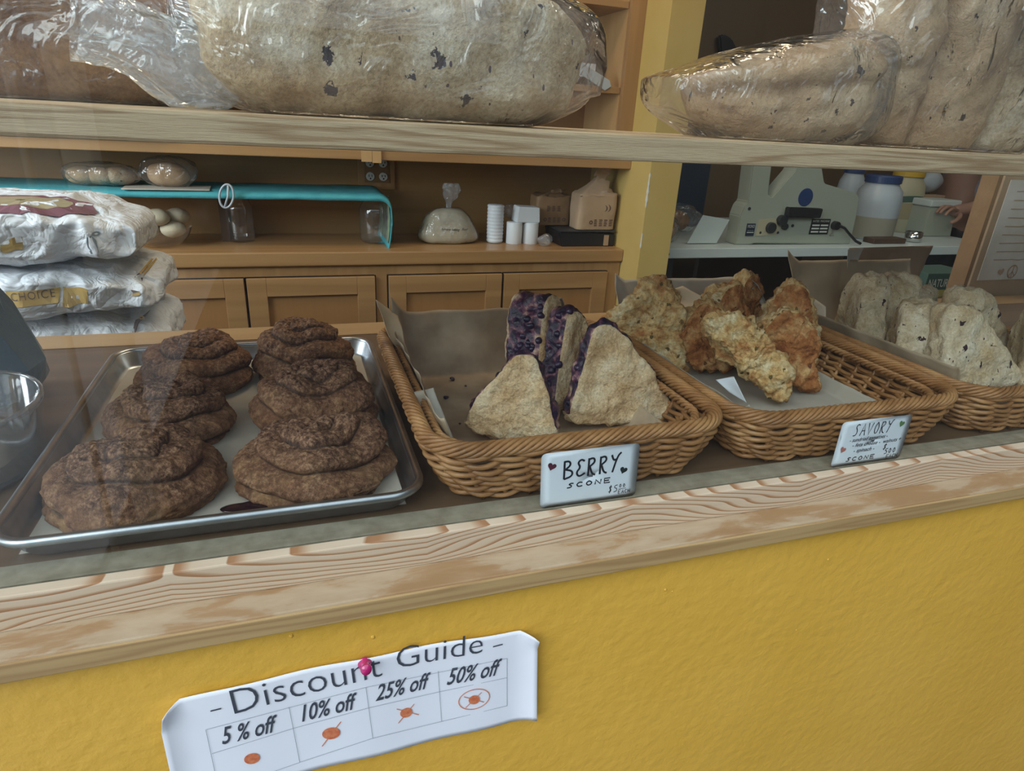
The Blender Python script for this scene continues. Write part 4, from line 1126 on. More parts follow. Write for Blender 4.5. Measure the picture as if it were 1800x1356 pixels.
# ================================================================== WICKER BASKETS
def basket(bx_, by_, hx, hy, label, h=.067):
    e_ = empty('wicker_basket', (bx_, by_, BZ)); tag(e_, label, 'basket')
    r0 = .045; fl = .024; sy_ = .011
    def prof(t):   # inset from rim as function of height fraction
        return fl*(1-t)**1.35*.9+(.006*(1-t))
    def path(inset, n): 
        pts = rrect(hx-inset, hy-inset, max(.02, r0-inset*.3), 16)
        L = [0]
        P = pts+[pts[0]]
        for a, b in zip(P, P[1:]): L.append(L[-1]+hypot(b[0]-a[0], b[1]-a[1]))
        out = []; j = 0
        for k in range(n):
            d = L[-1]*k/n
            while L[j+1] < d: j += 1
            t = (d-L[j])/max(1e-9, L[j+1]-L[j]); a = P[j]; b = P[j+1]
            x = a[0]+(b[0]-a[0])*t; y = a[1]+(b[1]-a[1])*t
            tx, ty = b[0]-a[0], b[1]-a[1]; l = hypot(tx, ty) or 1
            out.append((x, y, ty/l, -tx/l))
        return out
    NS = 46; per = NS*8
    mb = MB(); rows = 13
    for i in range(rows):
        t = (i+.4)/rows; z = .004+(h-.012)*t; p = path(prof(t), per)
        pts = []
        for k, (x, y, nx, ny) in enumerate(p):
            w = .0036*cos(2*pi*k/16.0+(pi if i % 2 else 0)+i*.15)
            pts.append((x+nx*w, y+ny*w-sy_*(1-t), z+.0012*sin(2*pi*k/16.0+i*.7)))
        mb.tube(pts, .0027, 7, True, up=(0, 0, 1))
    for k in range(NS):
        pts = []
        for j in range(7):
            t = j/6; p = path(prof(t), NS); x, y, nx, ny = p[k]; pts.append((x, y-sy_*(1-t), .002+(h-.006)*t))
        mb.tube(pts, .0028, 6)
    mb.build('woven_wall', M['wicker'], e_, True)
    # woven base
    mb = MB(); bxh = hx-prof(0)-.004; byh = hy-prof(0)-.004
    mb.box(-bxh+.01, bxh-.01, -byh+.01-sy_, byh-.01-sy_, .0012, .0026)
    for i in range(24):
        y = -sy_-byh+2*byh*(i+.5)/24
        mb.tube([(-bxh+.006+(2*bxh-.012)*k/30, y, .0036+.0012*sin(k*pi/1+i*pi)) for k in range(31)], .0022, 5)
    mb.build('woven_base', M['wicker'], e_, True)
    # plaited rope rim
    def rope(inset, z, R, rs, strands, pitch, name):
        mb = MB(); p = path(inset, 420)
        per_ = 0
        for a, b in zip(p, p[1:]+p[:1]): per_ += hypot(b[0]-a[0], b[1]-a[1])
        nt_ = round(per_/pitch)
        for s in range(strands):
            pts = []
            for k, (x, y, nx, ny) in enumerate(p):
                a = 2*pi*(k/420*nt_+s/strands)
                pts.append((x+nx*R*cos(a), y+ny*R*cos(a), z+R*sin(a)))
            mb.tube(pts, rs, 6, True)
        mb.tube([(x, y, z) for x, y, _, _ in p[::6]], R*.8, 6, True)
        return mb.build(name, M['wicker'], e_, True)
    rope(.002, h-.004, .0060, .0023, 8, .066, 'rope_rim')
    rope(.017, h-.010, .0030, .0021, 3, .024, 'inner_rope')
    return e_
B1 = basket(.258, .670, .158, .186, 'wicker basket holding the berry scones behind the BERRY card')
B2 = basket(.588, .671, .160, .188, 'wicker basket holding the orange savory scones behind the SAVORY card')
B3 = basket(.930, .673, .168, .188, 'wicker basket holding the pale currant scones at the right edge')

def liner(name, cx_, cy_, hx, hy, ext, m, label, seed, hh=.075, slope=.32, nx=70, ny=80, parent=None, dips=()):
    """paper sheet on the basket floor, folded up the walls; ext=(left,right,front,back) length beyond the floor"""
    l, r, f, b = ext
    def fn(u, v):
        x = -hx-l+(2*hx+l+r)*u; y = -hy-f+(2*hy+f+b)*v
        ex = max(0, -hx-x, x-hx); ey = max(0, -hy-y, y-hy)
        sx = -1 if x < 0 else 1; sy = -1 if y < 0 else 1
        X = max(-hx, min(hx, x))+sx*ex*slope; Y = max(-hy, min(hy, y))+sy*ey*slope
        E = sqrt(ex*ex+ey*ey) if (ex > 0 and ey > 0) else ex+ey
        z = .0065+E*.93
        w = noise.noise(Vector((x*22, y*22, seed)))*.006*min(1, E*25)+noise.noise(Vector((x*60, y*60, seed)))*.0012
        X -= sx*(w+.002)*(1 if ex > ey else .3); Y -= sy*(w+.002)*(1 if ey >= ex else .3)
        z += .0012*noise.noise(Vector((x*35, y*35, seed+4)))
        return Vector((X, Y, z))
    o = MB().grid(fn, nx, ny).build(name, m, parent, True, solid=.0005)
    o.location = (cx_, cy_, BZ); tag(o, label, 'parchment'); return o
# first basket: big sheet rising up at the back with a pointed left corner
liner('parchment_liner', .250, .672, .108, .135, (.072, .035, .02, .090), M['parch_s'], 'stained parchment sheet lining the berry scone basket', 1, slope=.36)
liner('parchment_liner', .590, .668, .112, .138, (.055, .02, .03, .125), M['parch_w'], 'parchment sheet under the savory scones, flaring above the basket', 2, slope=.40)
liner('parchment_liner', .925, .672, .118, .136, (.080, .02, .02, .150), M['parch'], 'large parchment sheet rising behind the currant scones', 3, slope=.38)
# folded flaps of the berry liner at its left side
def flap(pts, m, label, parent=None, sd=0, bulge=.01):
    a, b, c, d = [Vector(p) for p in pts]; n = (b-a).cross(d-a).normalized()
    def fn(u, v):
        p = (a*(1-u)+b*u)*(1-v)+(d*(1-u)+c*u)*v
        return p+n*bulge*(sin(u*pi)*sin(v*pi)+.25*noise.noise(p*40+Vector((sd, 0, 0))))
    o = MB().grid(fn, 16, 16).build('parchment_flap', m, None, True, solid=.0005)
    tag(o, label, 'parchment'); return o
flap([at(728, 690, z=1.030), at(762, 682, z=1.030), at(800, 780, z=.985), at(742, 748, z=1.022)], M['parch_w'], 'pale folded parchment corner inside the left wall of the berry basket', sd=1)
flap([at(660, 527, z=1.072), at(700, 555, z=1.050), at(722, 640, z=1.010), at(690, 605, z=1.026)], M['parch'], 'pointed parchment corner at the back left of the berry basket', sd=2)
flap([at(965, 535, z=1.085), at(988, 523, z=1.092), at(1000, 560, z=1.05), at(970, 560, z=1.05)], M['parch_w'], 'parchment corner sticking up behind the back berry scone', sd=3)
flap([at(1148, 520, z=1.06), at(1200, 503, z=1.075), at(1262, 535, z=1.06), at(1180, 552, z=1.04)], M['parch'], 'pale parchment flap between the first two baskets', sd=4)
flap([at(1316, 488, z=1.100), at(1332, 500, z=1.09), at(1352, 545, z=1.05), at(1330, 530, z=1.06)], M['parch_w'], 'narrow pointed parchment corner behind the savory scones', sd=5)
flap([at(1400, 505, z=1.06), at(1452, 540, z=1.04), at(1452, 592, z=1.00), at(1385, 570, z=1.01)], M['parch_w'], 'wide parchment flap right of the tallest savory scone', sd=6)
flap([at(1492, 436, y=.88), at(1640, 432, y=.90), at(1600, 520, y=.88), at(1492, 520, y=.87)], M['kraft'], 'brown paper sheet standing up behind the currant scones', sd=7, bulge=.015)
flap([at(1490, 438, y=.86), at(1518, 436, y=.86), at(1500, 480, y=.86), at(1489, 490, y=.86)], M['parch_w'], 'thin pale paper fold at the left edge of the brown sheet', sd=8, bulge=.004)
flap([at(1258, 668, z=1.0), at(1290, 662, z=1.01), at(1312, 708, z=.99), at(1282, 690, z=.99)], M['white'], 'white paper scrap under the long savory scone', sd=9, bulge=.003)

# ================================================================== SCONES
def scone(name, loc, w, h, th, rot, seed, label, cat, group, mats, rough=.0016, lump=.004, tilt=(0, 0), apex=0, wedge=.0, chips=None, blunt=0, res=96):
    """upright wedge: point up, curved crust at the base; cut faces left and right"""
    # outline, counter-clockwise from lower left
    raw = [(-w/2, .010), (-w*.38, .001), (0, -.001), (w*.38, .001), (w/2, .010), (w/2-.002, h*.18), (w*(.17+.2*blunt)+apex*.6, h*(.84-.05*blunt)), (apex+.007+w*.12*blunt, h), (apex-.007-w*.12*blunt, h), (-w*(.17+.2*blunt)+apex*.6, h*(.84-.05*blunt)), (-w/2+.002, h*.18)]
    pl = raw+[raw[0]]
    for _ in range(2):
        q = []
        for a, b in zip(pl, pl[1:]): q += [(a[0]*.78+b[0]*.22, a[1]*.78+b[1]*.22), (a[0]*.22+b[0]*.78, a[1]*.22+b[1]*.78)]
        pl = q+[q[0]]
    L = [0]
    for a, b in zip(pl, pl[1:]): L.append(L[-1]+hypot(b[0]-a[0], b[1]-a[1]))
    N = res*2; out = []; j = 0
    for k in range(N):
        d = L[-1]*k/N
        while L[j+1] < d: j += 1
        t = (d-L[j])/max(1e-9, L[j+1]-L[j]); a = pl[j]; b = pl[j+1]; out.append((a[0]+(b[0]-a[0])*t, a[1]+(b[1]-a[1])*t))
    cx_, cz_ = apex*.3, h*.36
    K = 26; rings = []; mids = 12; tags = []
    def half(y_at): return th/2*(1-wedge*(y_at/h))
    for i in range(K):                       # front face, centre to edge
        s = (i+.5)/K; e = max(0, (s-.80)/.20); yy = (1-.22*e**2.2)
        rings.append([(cx_+(x-cx_)*s*(1-.0*e), -half(cz_+(z-cz_)*s)*yy, cz_+(z-cz_)*s) for x, z in out]); tags.append(0)
    for i in range(mids):                    # the cut sides
        a = -1+2*(i+.5)/mids
        bul = 1+.015*(1-a*a)
        rings.append([(cx_+(x-cx_)*bul, half(z)*a*.80, cz_+(z-cz_)*bul) for x, z in out]); tags.append(1)
    for i in range(K):
        s = 1-(i+.5)/K; e = max(0, (s-.86)/.14); yy = (1-.2*e**2.2)
        rings.append([(cx_+(x-cx_)*s, half(cz_+(z-cz_)*s)*yy, cz_+(z-cz_)*s) for x, z in out]); tags.append(2)
    vs = [Vector(p) for r in rings for p in r]; fs = []; mi = []
    for i in range(len(rings)-1):
        for k in range(N):
            l = (k+1) % N; fs.append((i*N+k, i*N+l, (i+1)*N+l, (i+1)*N+k))
            x, z = out[k]
            side = tags[i] == 1 or (tags[i+1] == 1)
            isbase = z < h*.14
            mi.append(1 if side and not isbase else 0)
    vs.append(Vector((cx_, -half(cz_), cz_))); c0 = len(vs)-1
    vs.append(Vector((cx_, half(cz_), cz_))); c1 = len(vs)-1
    lr = (len(rings)-1)*N
    for k in range(N):
        l = (k+1) % N; fs.append((c0, l, k)); mi.append(0); fs.append((c1, lr+k, lr+l)); mi.append(0)
    mb = MB(); mb.v = [tuple(v) for v in vs]; mb.f = fs; mb.m = mi
    o = mb.build(name, mats, None, True)
    def dsp(p, n):
        pv = Vector(p)
        sidew = 1 if abs(p.y) < th*.24 else 0
        d = lump*fbm(pv, 24, 2, seed)*1.2+rough*fbm(pv, 110, 3, seed+4)+lump*.6*(ridge(pv, 26, seed)-.5)
        d += sidew*lump*1.1*max(-.4, noise.noise(pv*75+Vector((seed, 1, 2))))*1.6
        return d
    displace(o, dsp)
    R = Euler((tilt[0], tilt[1], 0)).to_matrix(); 
    for v in o.data.vertices: v.co = R @ v.co
    zm = min(v.co.z for v in o.data.vertices)
    o.location = (loc[0], loc[1], loc[2]-zm); o.rotation_euler = (0, 0, rot)
    tag(o, label, cat, group)
    return o
SZ = BZ+.009
gb = 'berry scones standing in the first basket'
bm_ = [M['scone'], M['berry']]
sA = scone('berry_scone', (.210, .592, SZ), .106, .092, .027, radians(-24), 1, 'smallest-looking berry scone at the front left, its sugared face toward the glass', 'scone', gb, bm_, tilt=(radians(-14), 0), apex=.012, blunt=.15)
sD = scone('berry_scone', (.350, .605, SZ), .134, .118, .030, radians(-5), 2, 'largest berry scone at the front right of the basket', 'scone', gb, bm_, tilt=(radians(-12), 0), apex=-.028, blunt=.15)
sC = scone('berry_scone', (.318, .668, SZ), .104, .118, .032, radians(28), 3, 'berry scone wedged between the back scone and the largest one', 'scone', gb, bm_, tilt=(radians(-8), 0), apex=-.012, blunt=.25)
sB = scone('berry_scone', (.298, .735, SZ), .105, .122, .056, radians(42), 4, 'backmost berry scone showing its dark berry filling', 'scone', gb, bm_, tilt=(radians(-6), 0), apex=-.01, blunt=.45)
# berries bulging from the cut faces
def berries(sc_, pts, r=.0062):
    for i, (x, y, z) in enumerate(pts):
        blob(16, 10, lambda p: p*(1+.25*noise.noise(p*180+Vector((i, 0, 0))))+Vector((x, y, z)), (r, r*.95, r*.9)).build('berry', M['blueberry'], sc_, True)
bvh = lambda o: BVHTree.FromPolygons([v.co for v in o.data.vertices], [p.vertices for p in o.data.polygons])
for sc_, n, sd in ((sB, 20, 1), (sC, 8, 2), (sD, 6, 3)):
    random.seed(sd); b = bvh(sc_); pts = []
    for i in range(n):
        h = b.ray_cast(Vector((-.2, random.uniform(-.014, .014), random.uniform(.02, .118))), Vector((1, 0, 0)))
        if h[0] and sc_.data.polygons[h[2]].material_index == 1: pts.append(h[0]+Vector((.002, 0, 0)))
    berries(sc_, pts, .0052)
gs_ = 'savory scones leaning in the middle basket'
sm = [M['savory'], M['savory_crumb']]
sm2 = [M['savory_crumb'], M['savory_crumb']]
kw = dict(rough=.0042, lump=.0062)
def sav(x, y, w, h, th, rot, sd, label, mats, ty=0, tx=-6, apex=0, blunt=.6):
    return scone('savory_scone', (x, y, SZ), w, h, th, radians(rot), sd, label, 'scone', gs_, mats, tilt=(radians(tx), radians(ty)), apex=apex, blunt=blunt, **kw)
sav(.535, .640, .165, .048, .036, -20, 11, 'long savory scone with yellow crumb slanting down to the front', sm2, 40, -10, 0, 1)
sav(.620, .665, .125, .080, .034, -22, 12, 'dark orange savory scone just behind the long slanting one', sm, 28, -10, -.02)
sav(.672, .722, .105, .122, .042, -38, 13, 'tallest reddish savory scone at the middle of the basket', sm, 6, -6, -.01, .4)
sav(.606, .765, .100, .116, .038, 8, 14, 'broad browned savory scone at the back, left of the tallest', sm, 0, -6, 0, .7)
sav(.662, .800, .080, .122, .032, 12, 15, 'narrow savory scone peeking up behind the tallest one', sm, 0, -4, 0, .6)
sav(.462, .765, .130, .100, .038, -30, 16, 'savory scone leaning over the left wall of its basket', sm2, 24, -6, -.02, .5)
sav(.540, .735, .100, .092, .036, -12, 17, 'browned savory scone low between the leaning and the broad ones', sm, 10, -8, -.01, .6)
gc_ = 'currant scones standing in the right-hand basket'
cm = [M['currant'], M['currant']]
kc = dict(rough=.0012, lump=.0042)
def cur(x, y, w, h, th, rot, sd, label, ty=0, tx=0, apex=0, blunt=.8):
    return scone('currant_scone', (x, y, SZ), w, h, th, radians(rot), sd, label, 'scone', gc_, cm, tilt=(radians(tx), radians(ty)), apex=apex, blunt=blunt, **kc)
cur(.862, .765, .112, .130, .044, 66, 21, 'leftmost currant scone, tall and narrow against the brown paper')
cur(.920, .762, .112, .128, .050, 58, 22, 'second tall currant scone from the brown paper')
cur(.860, .668, .105, .108, .050, 48, 23, 'low rounded currant scone in front of the two tall ones')
cur(.992, .775, .110, .100, .046, 36, 24, 'currant scone half hidden behind the middle ones')
cur(.902, .590, .150, .118, .044, -4, 25, 'large plain-faced currant scone at the front of the right basket', 0, -14, -.045, .3)
cur(1.000, .668, .140, .126, .050, 8, 26, 'currant scone with a big dark currant, behind the front one', 0, -10, -.035, .5)
cur(1.018, .590, .110, .118, .052, 52, 27, 'currant scone near the right edge, standing narrow side out')
cur(1.075, .590, .105, .108, .046, 50, 28, 'currant scone cut off by the right edge')
# crumbs on the berry liner
for i, (px, py, s) in enumerate(((795, 667, .0035), (784, 700, .0035), (818, 680, .002), (808, 746, .0015), (760, 715, .0012))):
    p = at(px, py, z=BZ+.0085); o = blob(12, 8, lambda q: q*(1+.5*noise.noise(q*300+Vector((i, 0, 0)))), (s, s, s*.6)).build('berry_crumb', M['blueberry'], None, True); o.location = (p.x, p.y, BZ+.0095)
    tag(o, 'dark berry crumb on the stained parchment', 'crumb', 'dark crumbs on the stained parchment')

# ================================================================== PRICE CARDS
def card(name, BL, BR, TR, TL, label, bend):
    """card standing on the grey strip, leaning back on its basket"""
    y0 = .4692; z0 = .9648
    bl = at(*BL, y=y0); br = at(*BR, y=y0); w = br.x-bl.x
    tl = at(*TL, y=y0+.0024); trr = at(*TR, y=y0+.0024)
    h = ((tl.z+trr.z)/2)-z0
    def fn(u, v, off=0):
        x = (bl.x*(1-u)+br.x*u)*(1-v)+(tl.x*(1-u)+trr.x*u)*v
        return Vector((x, y0+.0024*v+bend*(1-cos((u-.5)*3))*.0012*v-off, z0+h*v))
    def outline(u, v):  # rounded corners
        return fn(u, v)
    n = 36; r = .05
    pts = []
    for cx_, cy_, a0 in ((1-r, 1-r*1.8, 0), (r, 1-r*1.8, pi/2), (r, r*1.8, pi), (1-r, r*1.8, 3*pi/2)):
        for k in range(7): a = a0+pi/2*k/6; pts.append((cx_+r*cos(a), cy_+r*1.8*sin(a)))
    rings = []
    for s in (1.0, .8, .55, .3, .05): rings.append([tuple(fn(.5+(a-.5)*s, .5+(b-.5)*s)) for a, b in pts])
    vs, fs = loft(rings)
    o = MB().add(vs, fs).build(name, M['white'], None, True, solid=.0006)
    tag(o, label, 'price card')
    return o, (lambda u, v: fn(u, v, .0006)), w, h
def T(geo_fn, w, h):     # draw in metres, map back to card fractions
    vs, fs = geo_fn; return [(a/w, b/h) for a, b in vs], fs
o, fn, w, h = card('price_card', (950, 890), (1116, 868), (1126, 780), (953, 799), 'white card hand-lettered BERRY SCONE with two small hearts', 1)
decal('hand_lettering', [T(hand('BeRRY', .225*w, .50*h, .80*w, .52*h, .33*h, .0020), w, h),
    T(hand('SCONE', .26*w, .325*h, .72*w, .335*h, .085*h, .0013), w, h)], fn, M['ink'], o)
decal('price_lettering', [T(hand('$5', .70*w, .13*h, .80*w, .13*h, .13*h, .0008), w, h), T(hand('00', .815*w, .20*h, .885*w, .20*h, .07*h, .0007), w, h),
    T(ribbon([(.81*w, .175*h), (.89*w, .18*h)], .0005), w, h), T(hand('EACH', .81*w, .085*h, .94*w, .085*h, .07*h, .0007), w, h)], fn, M['ink'], o)
decal('heart_drawing', [T(heart(.10*w, .76*h, .0088, -.35), w, h)], fn, M['redheart'], o)
decal('heart_drawing', [T(heart(.845*w, .53*h, .0082, -.35), w, h)], fn, M['blackheart'], o)
o, fn, w, h = card('price_card', (1460, 821), (1581, 803), (1607, 729), (1484, 744), 'creased white card hand-lettered SAVORY SCONE with a green heart', 1.4)
decal('hand_lettering', [T(hand('SAVORY', .18*w, .66*h, .72*w, .66*h, .27*h, .0011), w, h), T(hand('SCONE', .19*w, .095*h, .60*w, .095*h, .085*h, .0012), w, h)], fn, M['ink'], o)
decal('ingredient_lettering', [T(fit(text_geo('- sundried tomatoes -', shear=.3, off=.01), .16*w, .535*h, .70*w, .545*h, .085*h), w, h),
    T(fit(text_geo('- feta cheese -  walnuts +', shear=.3, off=.01), .22*w, .415*h, .93*w, .425*h, .085*h), w, h),
    T(fit(text_geo('- spinach -', shear=.3, off=.01), .26*w, .285*h, .56*w, .285*h, .085*h), w, h)], fn, M['ink'], o)
decal('price_lettering', [T(hand('$', .69*w, .26*h, .74*w, .26*h, .13*h, .0009), w, h), T(hand('500', .73*w, .155*h, .90*w, .155*h, .12*h, .0010), w, h), T(hand('EACH', .78*w, .05*h, .95*w, .05*h, .08*h, .0009), w, h)], fn, M['ink'], o)
decal('heart_drawing', [T(heart(.86*w, .82*h, .0085, -.3), w, h)], fn, M['greenheart'], o)
decal('heart_drawing', [T(heart(.10*w, .38*h, .0082, -.4), w, h)], fn, M['pinkheart'], o)

# ================================================================== BAGGED LOAVES ON THE SHELF
LZ = 1.2945
def loaf(name, cx_, cy_, r, mat, label, seed, e=(.62, .75), shape=None, lump=.006, parent=None, z=LZ):
    lo = -r[2]*.93
    def f(p):
        q = Vector(p)
        if shape: q = shape(q)
        n = q.normalized()
        q = q+Vector((cx_, cy_, 0))+n*(lump*fbm(q, 16, 3, seed)*1.6+.0016*fbm(q, 70, 3, seed+2))
        q.z = max(q.z, lo)
        return q+Vector((0, 0, -lo+.0025))
    o = blob(200, 110, f, r, *e).build(name, M[mat], parent, True)
    return o
def sack_film(name, r, e, shape, wr, seed, parent, mat='film', n=(170, 90), k=1.05, add=None, lo=None):
    def f(p):
        q = Vector(p)*1.0
        if shape: q = shape(q)
        q *= k
        nn = q.normalized()
        a = ridge(q, 13, seed)*.8+ridge(q, 30, seed+5)*.35+ridge(Vector((q.x*.5, q.y, q.z*1.6)), 24, seed+9)*.5
        q = q+nn*wr*(a-.4)
        if add: q = add(q)
        q.z = max(q.z, -r[2]*.95 if lo is None else lo)
        return q+Vector((0, 0, r[2]*.95+.0006 if lo is None else -lo+.0006))
    return blob(n[0], n[1], f, r, *e).build(name, M[mat], parent, True)

# large floured loaf in the middle
l2 = empty('bagged_loaf', (.096, .632, LZ)); tag(l2, 'large pale fruit loaf in a clear bag, its twisted bag end at the left', 'loaf')
def sh2(q):
    t = (q.x+.165)/.33
    if q.z > 0: q.z *= 1.10-.52*max(0, t-.25)**1.25
    if t < .12: q.z *= .92+.6*t
    return q
loaf('bread_loaf', .004, 0, (.160, .075, .062), 'loaf', '', 31, (.55, .55), sh2, parent=l2)
# the loaf's bag
def add2(q):
    if q.x > .12: q.x += .3*(q.x-.12)*(1 if q.z > -.03 else .4); 
    return q
sack_film('plastic_bag', (.166, .080, .0625), (.62, .6), lambda q: Vector((q.x, q.y, q.z*(1 if q.z < 0 else 1.12-.40*max(0, (q.x+.165)/.33-.25)**1.2))), .0035, 32, l2, add=add2)
tl = at(350, 165, y=.60)
def tailf(u, v):   # flared twisted end running up to the left
    a = 2*pi*u; P0 = Vector((-.128, -.030, .016)); P1 = Vector((-.185, -.040, .038)); P2 = Vector((-.232, -.035, .062))
    t = v; c = P0*(1-t)**2+P1*2*t*(1-t)+P2*t*t
    r = .010+.022*sin(min(1, t/.42)*pi/2)*(1-.35*sin(max(0, min(1, (t-.3)/.7))*pi))
    w = 1+.30*noise.noise(Vector((cos(a)*3, sin(a)*3, t*3)))+.18*noise.noise(Vector((cos(a)*9, sin(a)*9, t*4)))
    q = c+Vector((.25*sin(a)*r, .45*cos(a)*r, sin(a)*r*1.0))*w
    q.z = max(q.z, .001); return q
MB().grid(tailf, 90, 60, cu=True).build('bag_tail', M['film_frost'], l2, True)

# brown wrapped loaf at the left
l1 = empty('bagged_loaf', (-.185, .748, LZ)); tag(l1, 'dark brown wrapped loaf in clear film at the left end of the shelf', 'loaf')
loaf('bread_loaf', 0, 0, (.14, .052, .048), 'loaf_brown', '', 35, (.6, .7), lambda q: Vector((q.x, q.y, q.z*(1.25-.35*(q.x+.13)/.26))), parent=l1, lump=.005)
sack_film('paper_sleeve', (.128, .078, .050), (.5, .6), lambda q: Vector((q.x+.03, q.y+.01, q.z*(1.45-.5*(q.x+.13)/.26))), .004, 36, l1, 'kraft_d', k=.98) if False else None
sack_film('plastic_bag', (.150, .057, .051), (.6, .6), lambda q: Vector((q.x, q.y, q.z*(1.2-.35*(q.x+.13)/.26))), .006, 37, l1, k=1.05)
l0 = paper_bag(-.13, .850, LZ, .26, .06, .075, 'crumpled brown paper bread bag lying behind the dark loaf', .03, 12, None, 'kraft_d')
# open flat bag end of film crossing over the dark loaf
a, b, c, d = at(62, 55, y=.575), at(305, 62, y=.585), at(310, 98, y=.585), at(190, 85, y=.575)
flp = MB().grid(lambda u, v: ((a*(1-u)+b*u)*(1-v)+(d*(1-u)+c*u)*v)+Vector((0, -.008*sin(u*pi)+.003*noise.noise(Vector((u*6, v*4, 1))), .004*noise.noise(Vector((u*5, v*3, 4))))), 40, 12).build('loose_film', M['film'], l1, True)
flp.matrix_parent_inverse = l1.matrix_world.inverted(); flp.location = tuple(-Vector(l1.location))

# half loaf lying right of the column
l3 = empty('bagged_loaf', (.484, .600, LZ)); tag(l3, 'round-ended tan loaf in a clear bag, just right of the yellow column', 'loaf')
def sh3(q):
    t = (q.x+.12)/.24
    if q.z > 0: q.z *= .20+1.25*min(1, max(0, t))**.85
    q.y *= .70+.30*t
    # folded seam
    g = (q.z-.004-.12*q.x)/.007
    return q-Vector((0, 0, 0)) if q.y > 0 else q+Vector((0, .007*exp(-g*g), 0))
loaf('bread_loaf', 0, 0, (.104, .062, .046), 'loaf_tan', '', 41, (.6, .7), sh3, parent=l3)
def sh3b(q):
    t = (q.x+.12)/.24
    q = Vector((q.x-.004, q.y, q.z*((.22+1.25*min(1, max(0, t))**.85) if q.z > 0 else 1)))
    if q.x < -.07: q.x = -.07+(q.x+.07)*1.5; q.z *= max(.3, 1-(-.07-q.x)*6); 
    return q
sack_film('plastic_bag', (.112, .066, .049), (.55, .6), sh3b, .0022, 43, l3)
# tall bag with two upright loaves at the right
l4 = empty('bagged_loaf', (.722, .610, LZ)); tag(l4, 'two tall loaves standing side by side in one clear bag at the right', 'loaf')
def standing(cx_, hw, seed, lean, name='bread_loaf', mat='loaf_tan', dy=0):
    def f(p):
        q = Vector(p); n = q.normalized()
        q = q+n*(.007*fbm(q, 15, 3, seed)*1.5+.0016*fbm(q, 60, 2, seed))
        q.x += .006*sin(q.z*22+seed)
        z = q.z+.105; z = max(z, .004)
        return Vector((q.x+cx_+lean*z, q.y+dy, z))
    return blob(120, 130, f, (hw, .050, .118), .62, .75).build(name, M[mat], l4, True)
standing(-.088, .040, 51, -.20); standing(-.022, .050, 52, -.08, dy=-.01); standing(.072, .056, 53, .0, mat='loaf'); 
def f4(p):
    q = Vector(p); n = q.normalized()
    a = ridge(Vector((q.x*1.4, q.y, q.z*.5)), 20, 3)+.5*ridge(q, 34, 8)
    q = q+n*.0040*(a-.5); z = max(q.z+.112, .0006)
    return Vector((q.x-.012-.10*z*(1 if q.x < 0 else .2), q.y-.004, z))
blob(170, 130, f4, (.152, .064, .122), .5, .5).build('plastic_bag', M['film'], l4, True)
pt = MB().grid(lambda u, v: Vector((-.02+.20*u, -.075-.01*v, .1335+.030*v-.03*u*(1-v)+.003*sin(u*8))), 20, 8).build('label_sheet', M['white'], l4, True, solid=.0004)
for r_ in range(3):
    MB().grid(lambda u, v: Vector((-.0+.15*u, -.0795-.01*(.25+.2*r_), .1335+.030*(.25+.2*r_)+.0015*v-.03*(u*.78+.1)*(1-.25-.2*r_)+.003*sin((u*.78+.1)*8))), 16, 2).build('printed_line', M['print'], l4)

# ================================================================== DISCOUNT NOTICE
YW = .4285
ds = empty('notice_sheet_group', (0, 0, 0)); bpy.data.objects.remove(ds)
TLp = at(278, 1240, y=YW); TRp = at(941, 1103, y=YW); BRp = at(938, 1254, y=YW); BLp = at(560, 1356, y=YW)
x0, x1 = TLp.x, TRp.x; z1 = (TLp.z+TRp.z)/2; z0_ = BRp.z; 
def pap(x, z, off=0):
    u = (x-x0)/(x1-x0); v = (z-z0_)/(z1-z0_)
    y = YW-.0022-.0035*max(0, (u-.93)/.07)**2*1.3-.0045*max(0, (.06-u)/.06)**2-.0012*sin(u*pi*3)**2-.0015*max(0, .4-v)
    return Vector((x, y-off, z))
def paper(u, v):
    x = x0+(x1-x0)*u; z = z0_+(z1-z0_)*v
    x += .006*(1-v)*u-.0*v; z += .0006*sin(u*20)
    z += .0078*sin(pi*min(1, max(0, u)))**.5*v
    q = pap(x, z)
    k = max(0, (u-.95)/.05)*max(0, (v-.82)/.18)
    q.y -= .006*k; q.z -= .006*k
    k = max(0, (.05-u)/.05)*max(0, (v-.78)/.22); q.y -= .005*k; q.z -= .005*k; q.x += .004*k
    return q
nt = MB().grid(paper, 80, 24).build('discount_notice', M['white'], None, True, solid=.0003)
tag(nt, 'long white Discount Guide notice pinned on the yellow wall under the sill', 'notice')
W2 = lambda px, py: (lambda p: (p.x, p.z))(at(px, py, y=YW-.003))
def txt(s, a, b, hpx, **k):
    (ua, va), (ub, vb) = W2(*a), W2(*b)
    t = W2(a[0], a[1]-hpx); return fit(text_geo(s, **k), ua, va, ub, vb, abs(t[1]-va))
fnp = lambda u, v: pap(u, v, .0009)
def thin(geo): return geo
decal('title_lettering', [txt('Discount', (413, 1254), (672, 1187), 43, off=-.012), txt('Guide', (697, 1176), (847, 1146), 37, off=-.012),
    ribbon([W2(370, 1249), W2(389, 1244)], .0014), ribbon([W2(866, 1136), W2(883, 1132)], .0014)], fnp, M['print'], nt)
decal('percent_lettering', [txt('5 % off', (391, 1307), (490, 1284), 30, shear=.35, off=.012), txt('10% off', (531, 1269), (630, 1243), 29, shear=.35, off=.012),
    txt('25% off', (660, 1231), (757, 1209), 28, shear=.35, off=.012), txt('50% off', (785, 1204), (880, 1184), 28, shear=.35, off=.012)], fnp, M['print'], nt)
g = []
def ln(*p): g.append(ribbon([W2(*q) for q in p], .00035))
ln((362, 1282), (643, 1207), (891, 1157)); ln((373, 1324), (515, 1281), (648, 1243), (774, 1216), (891, 1191))
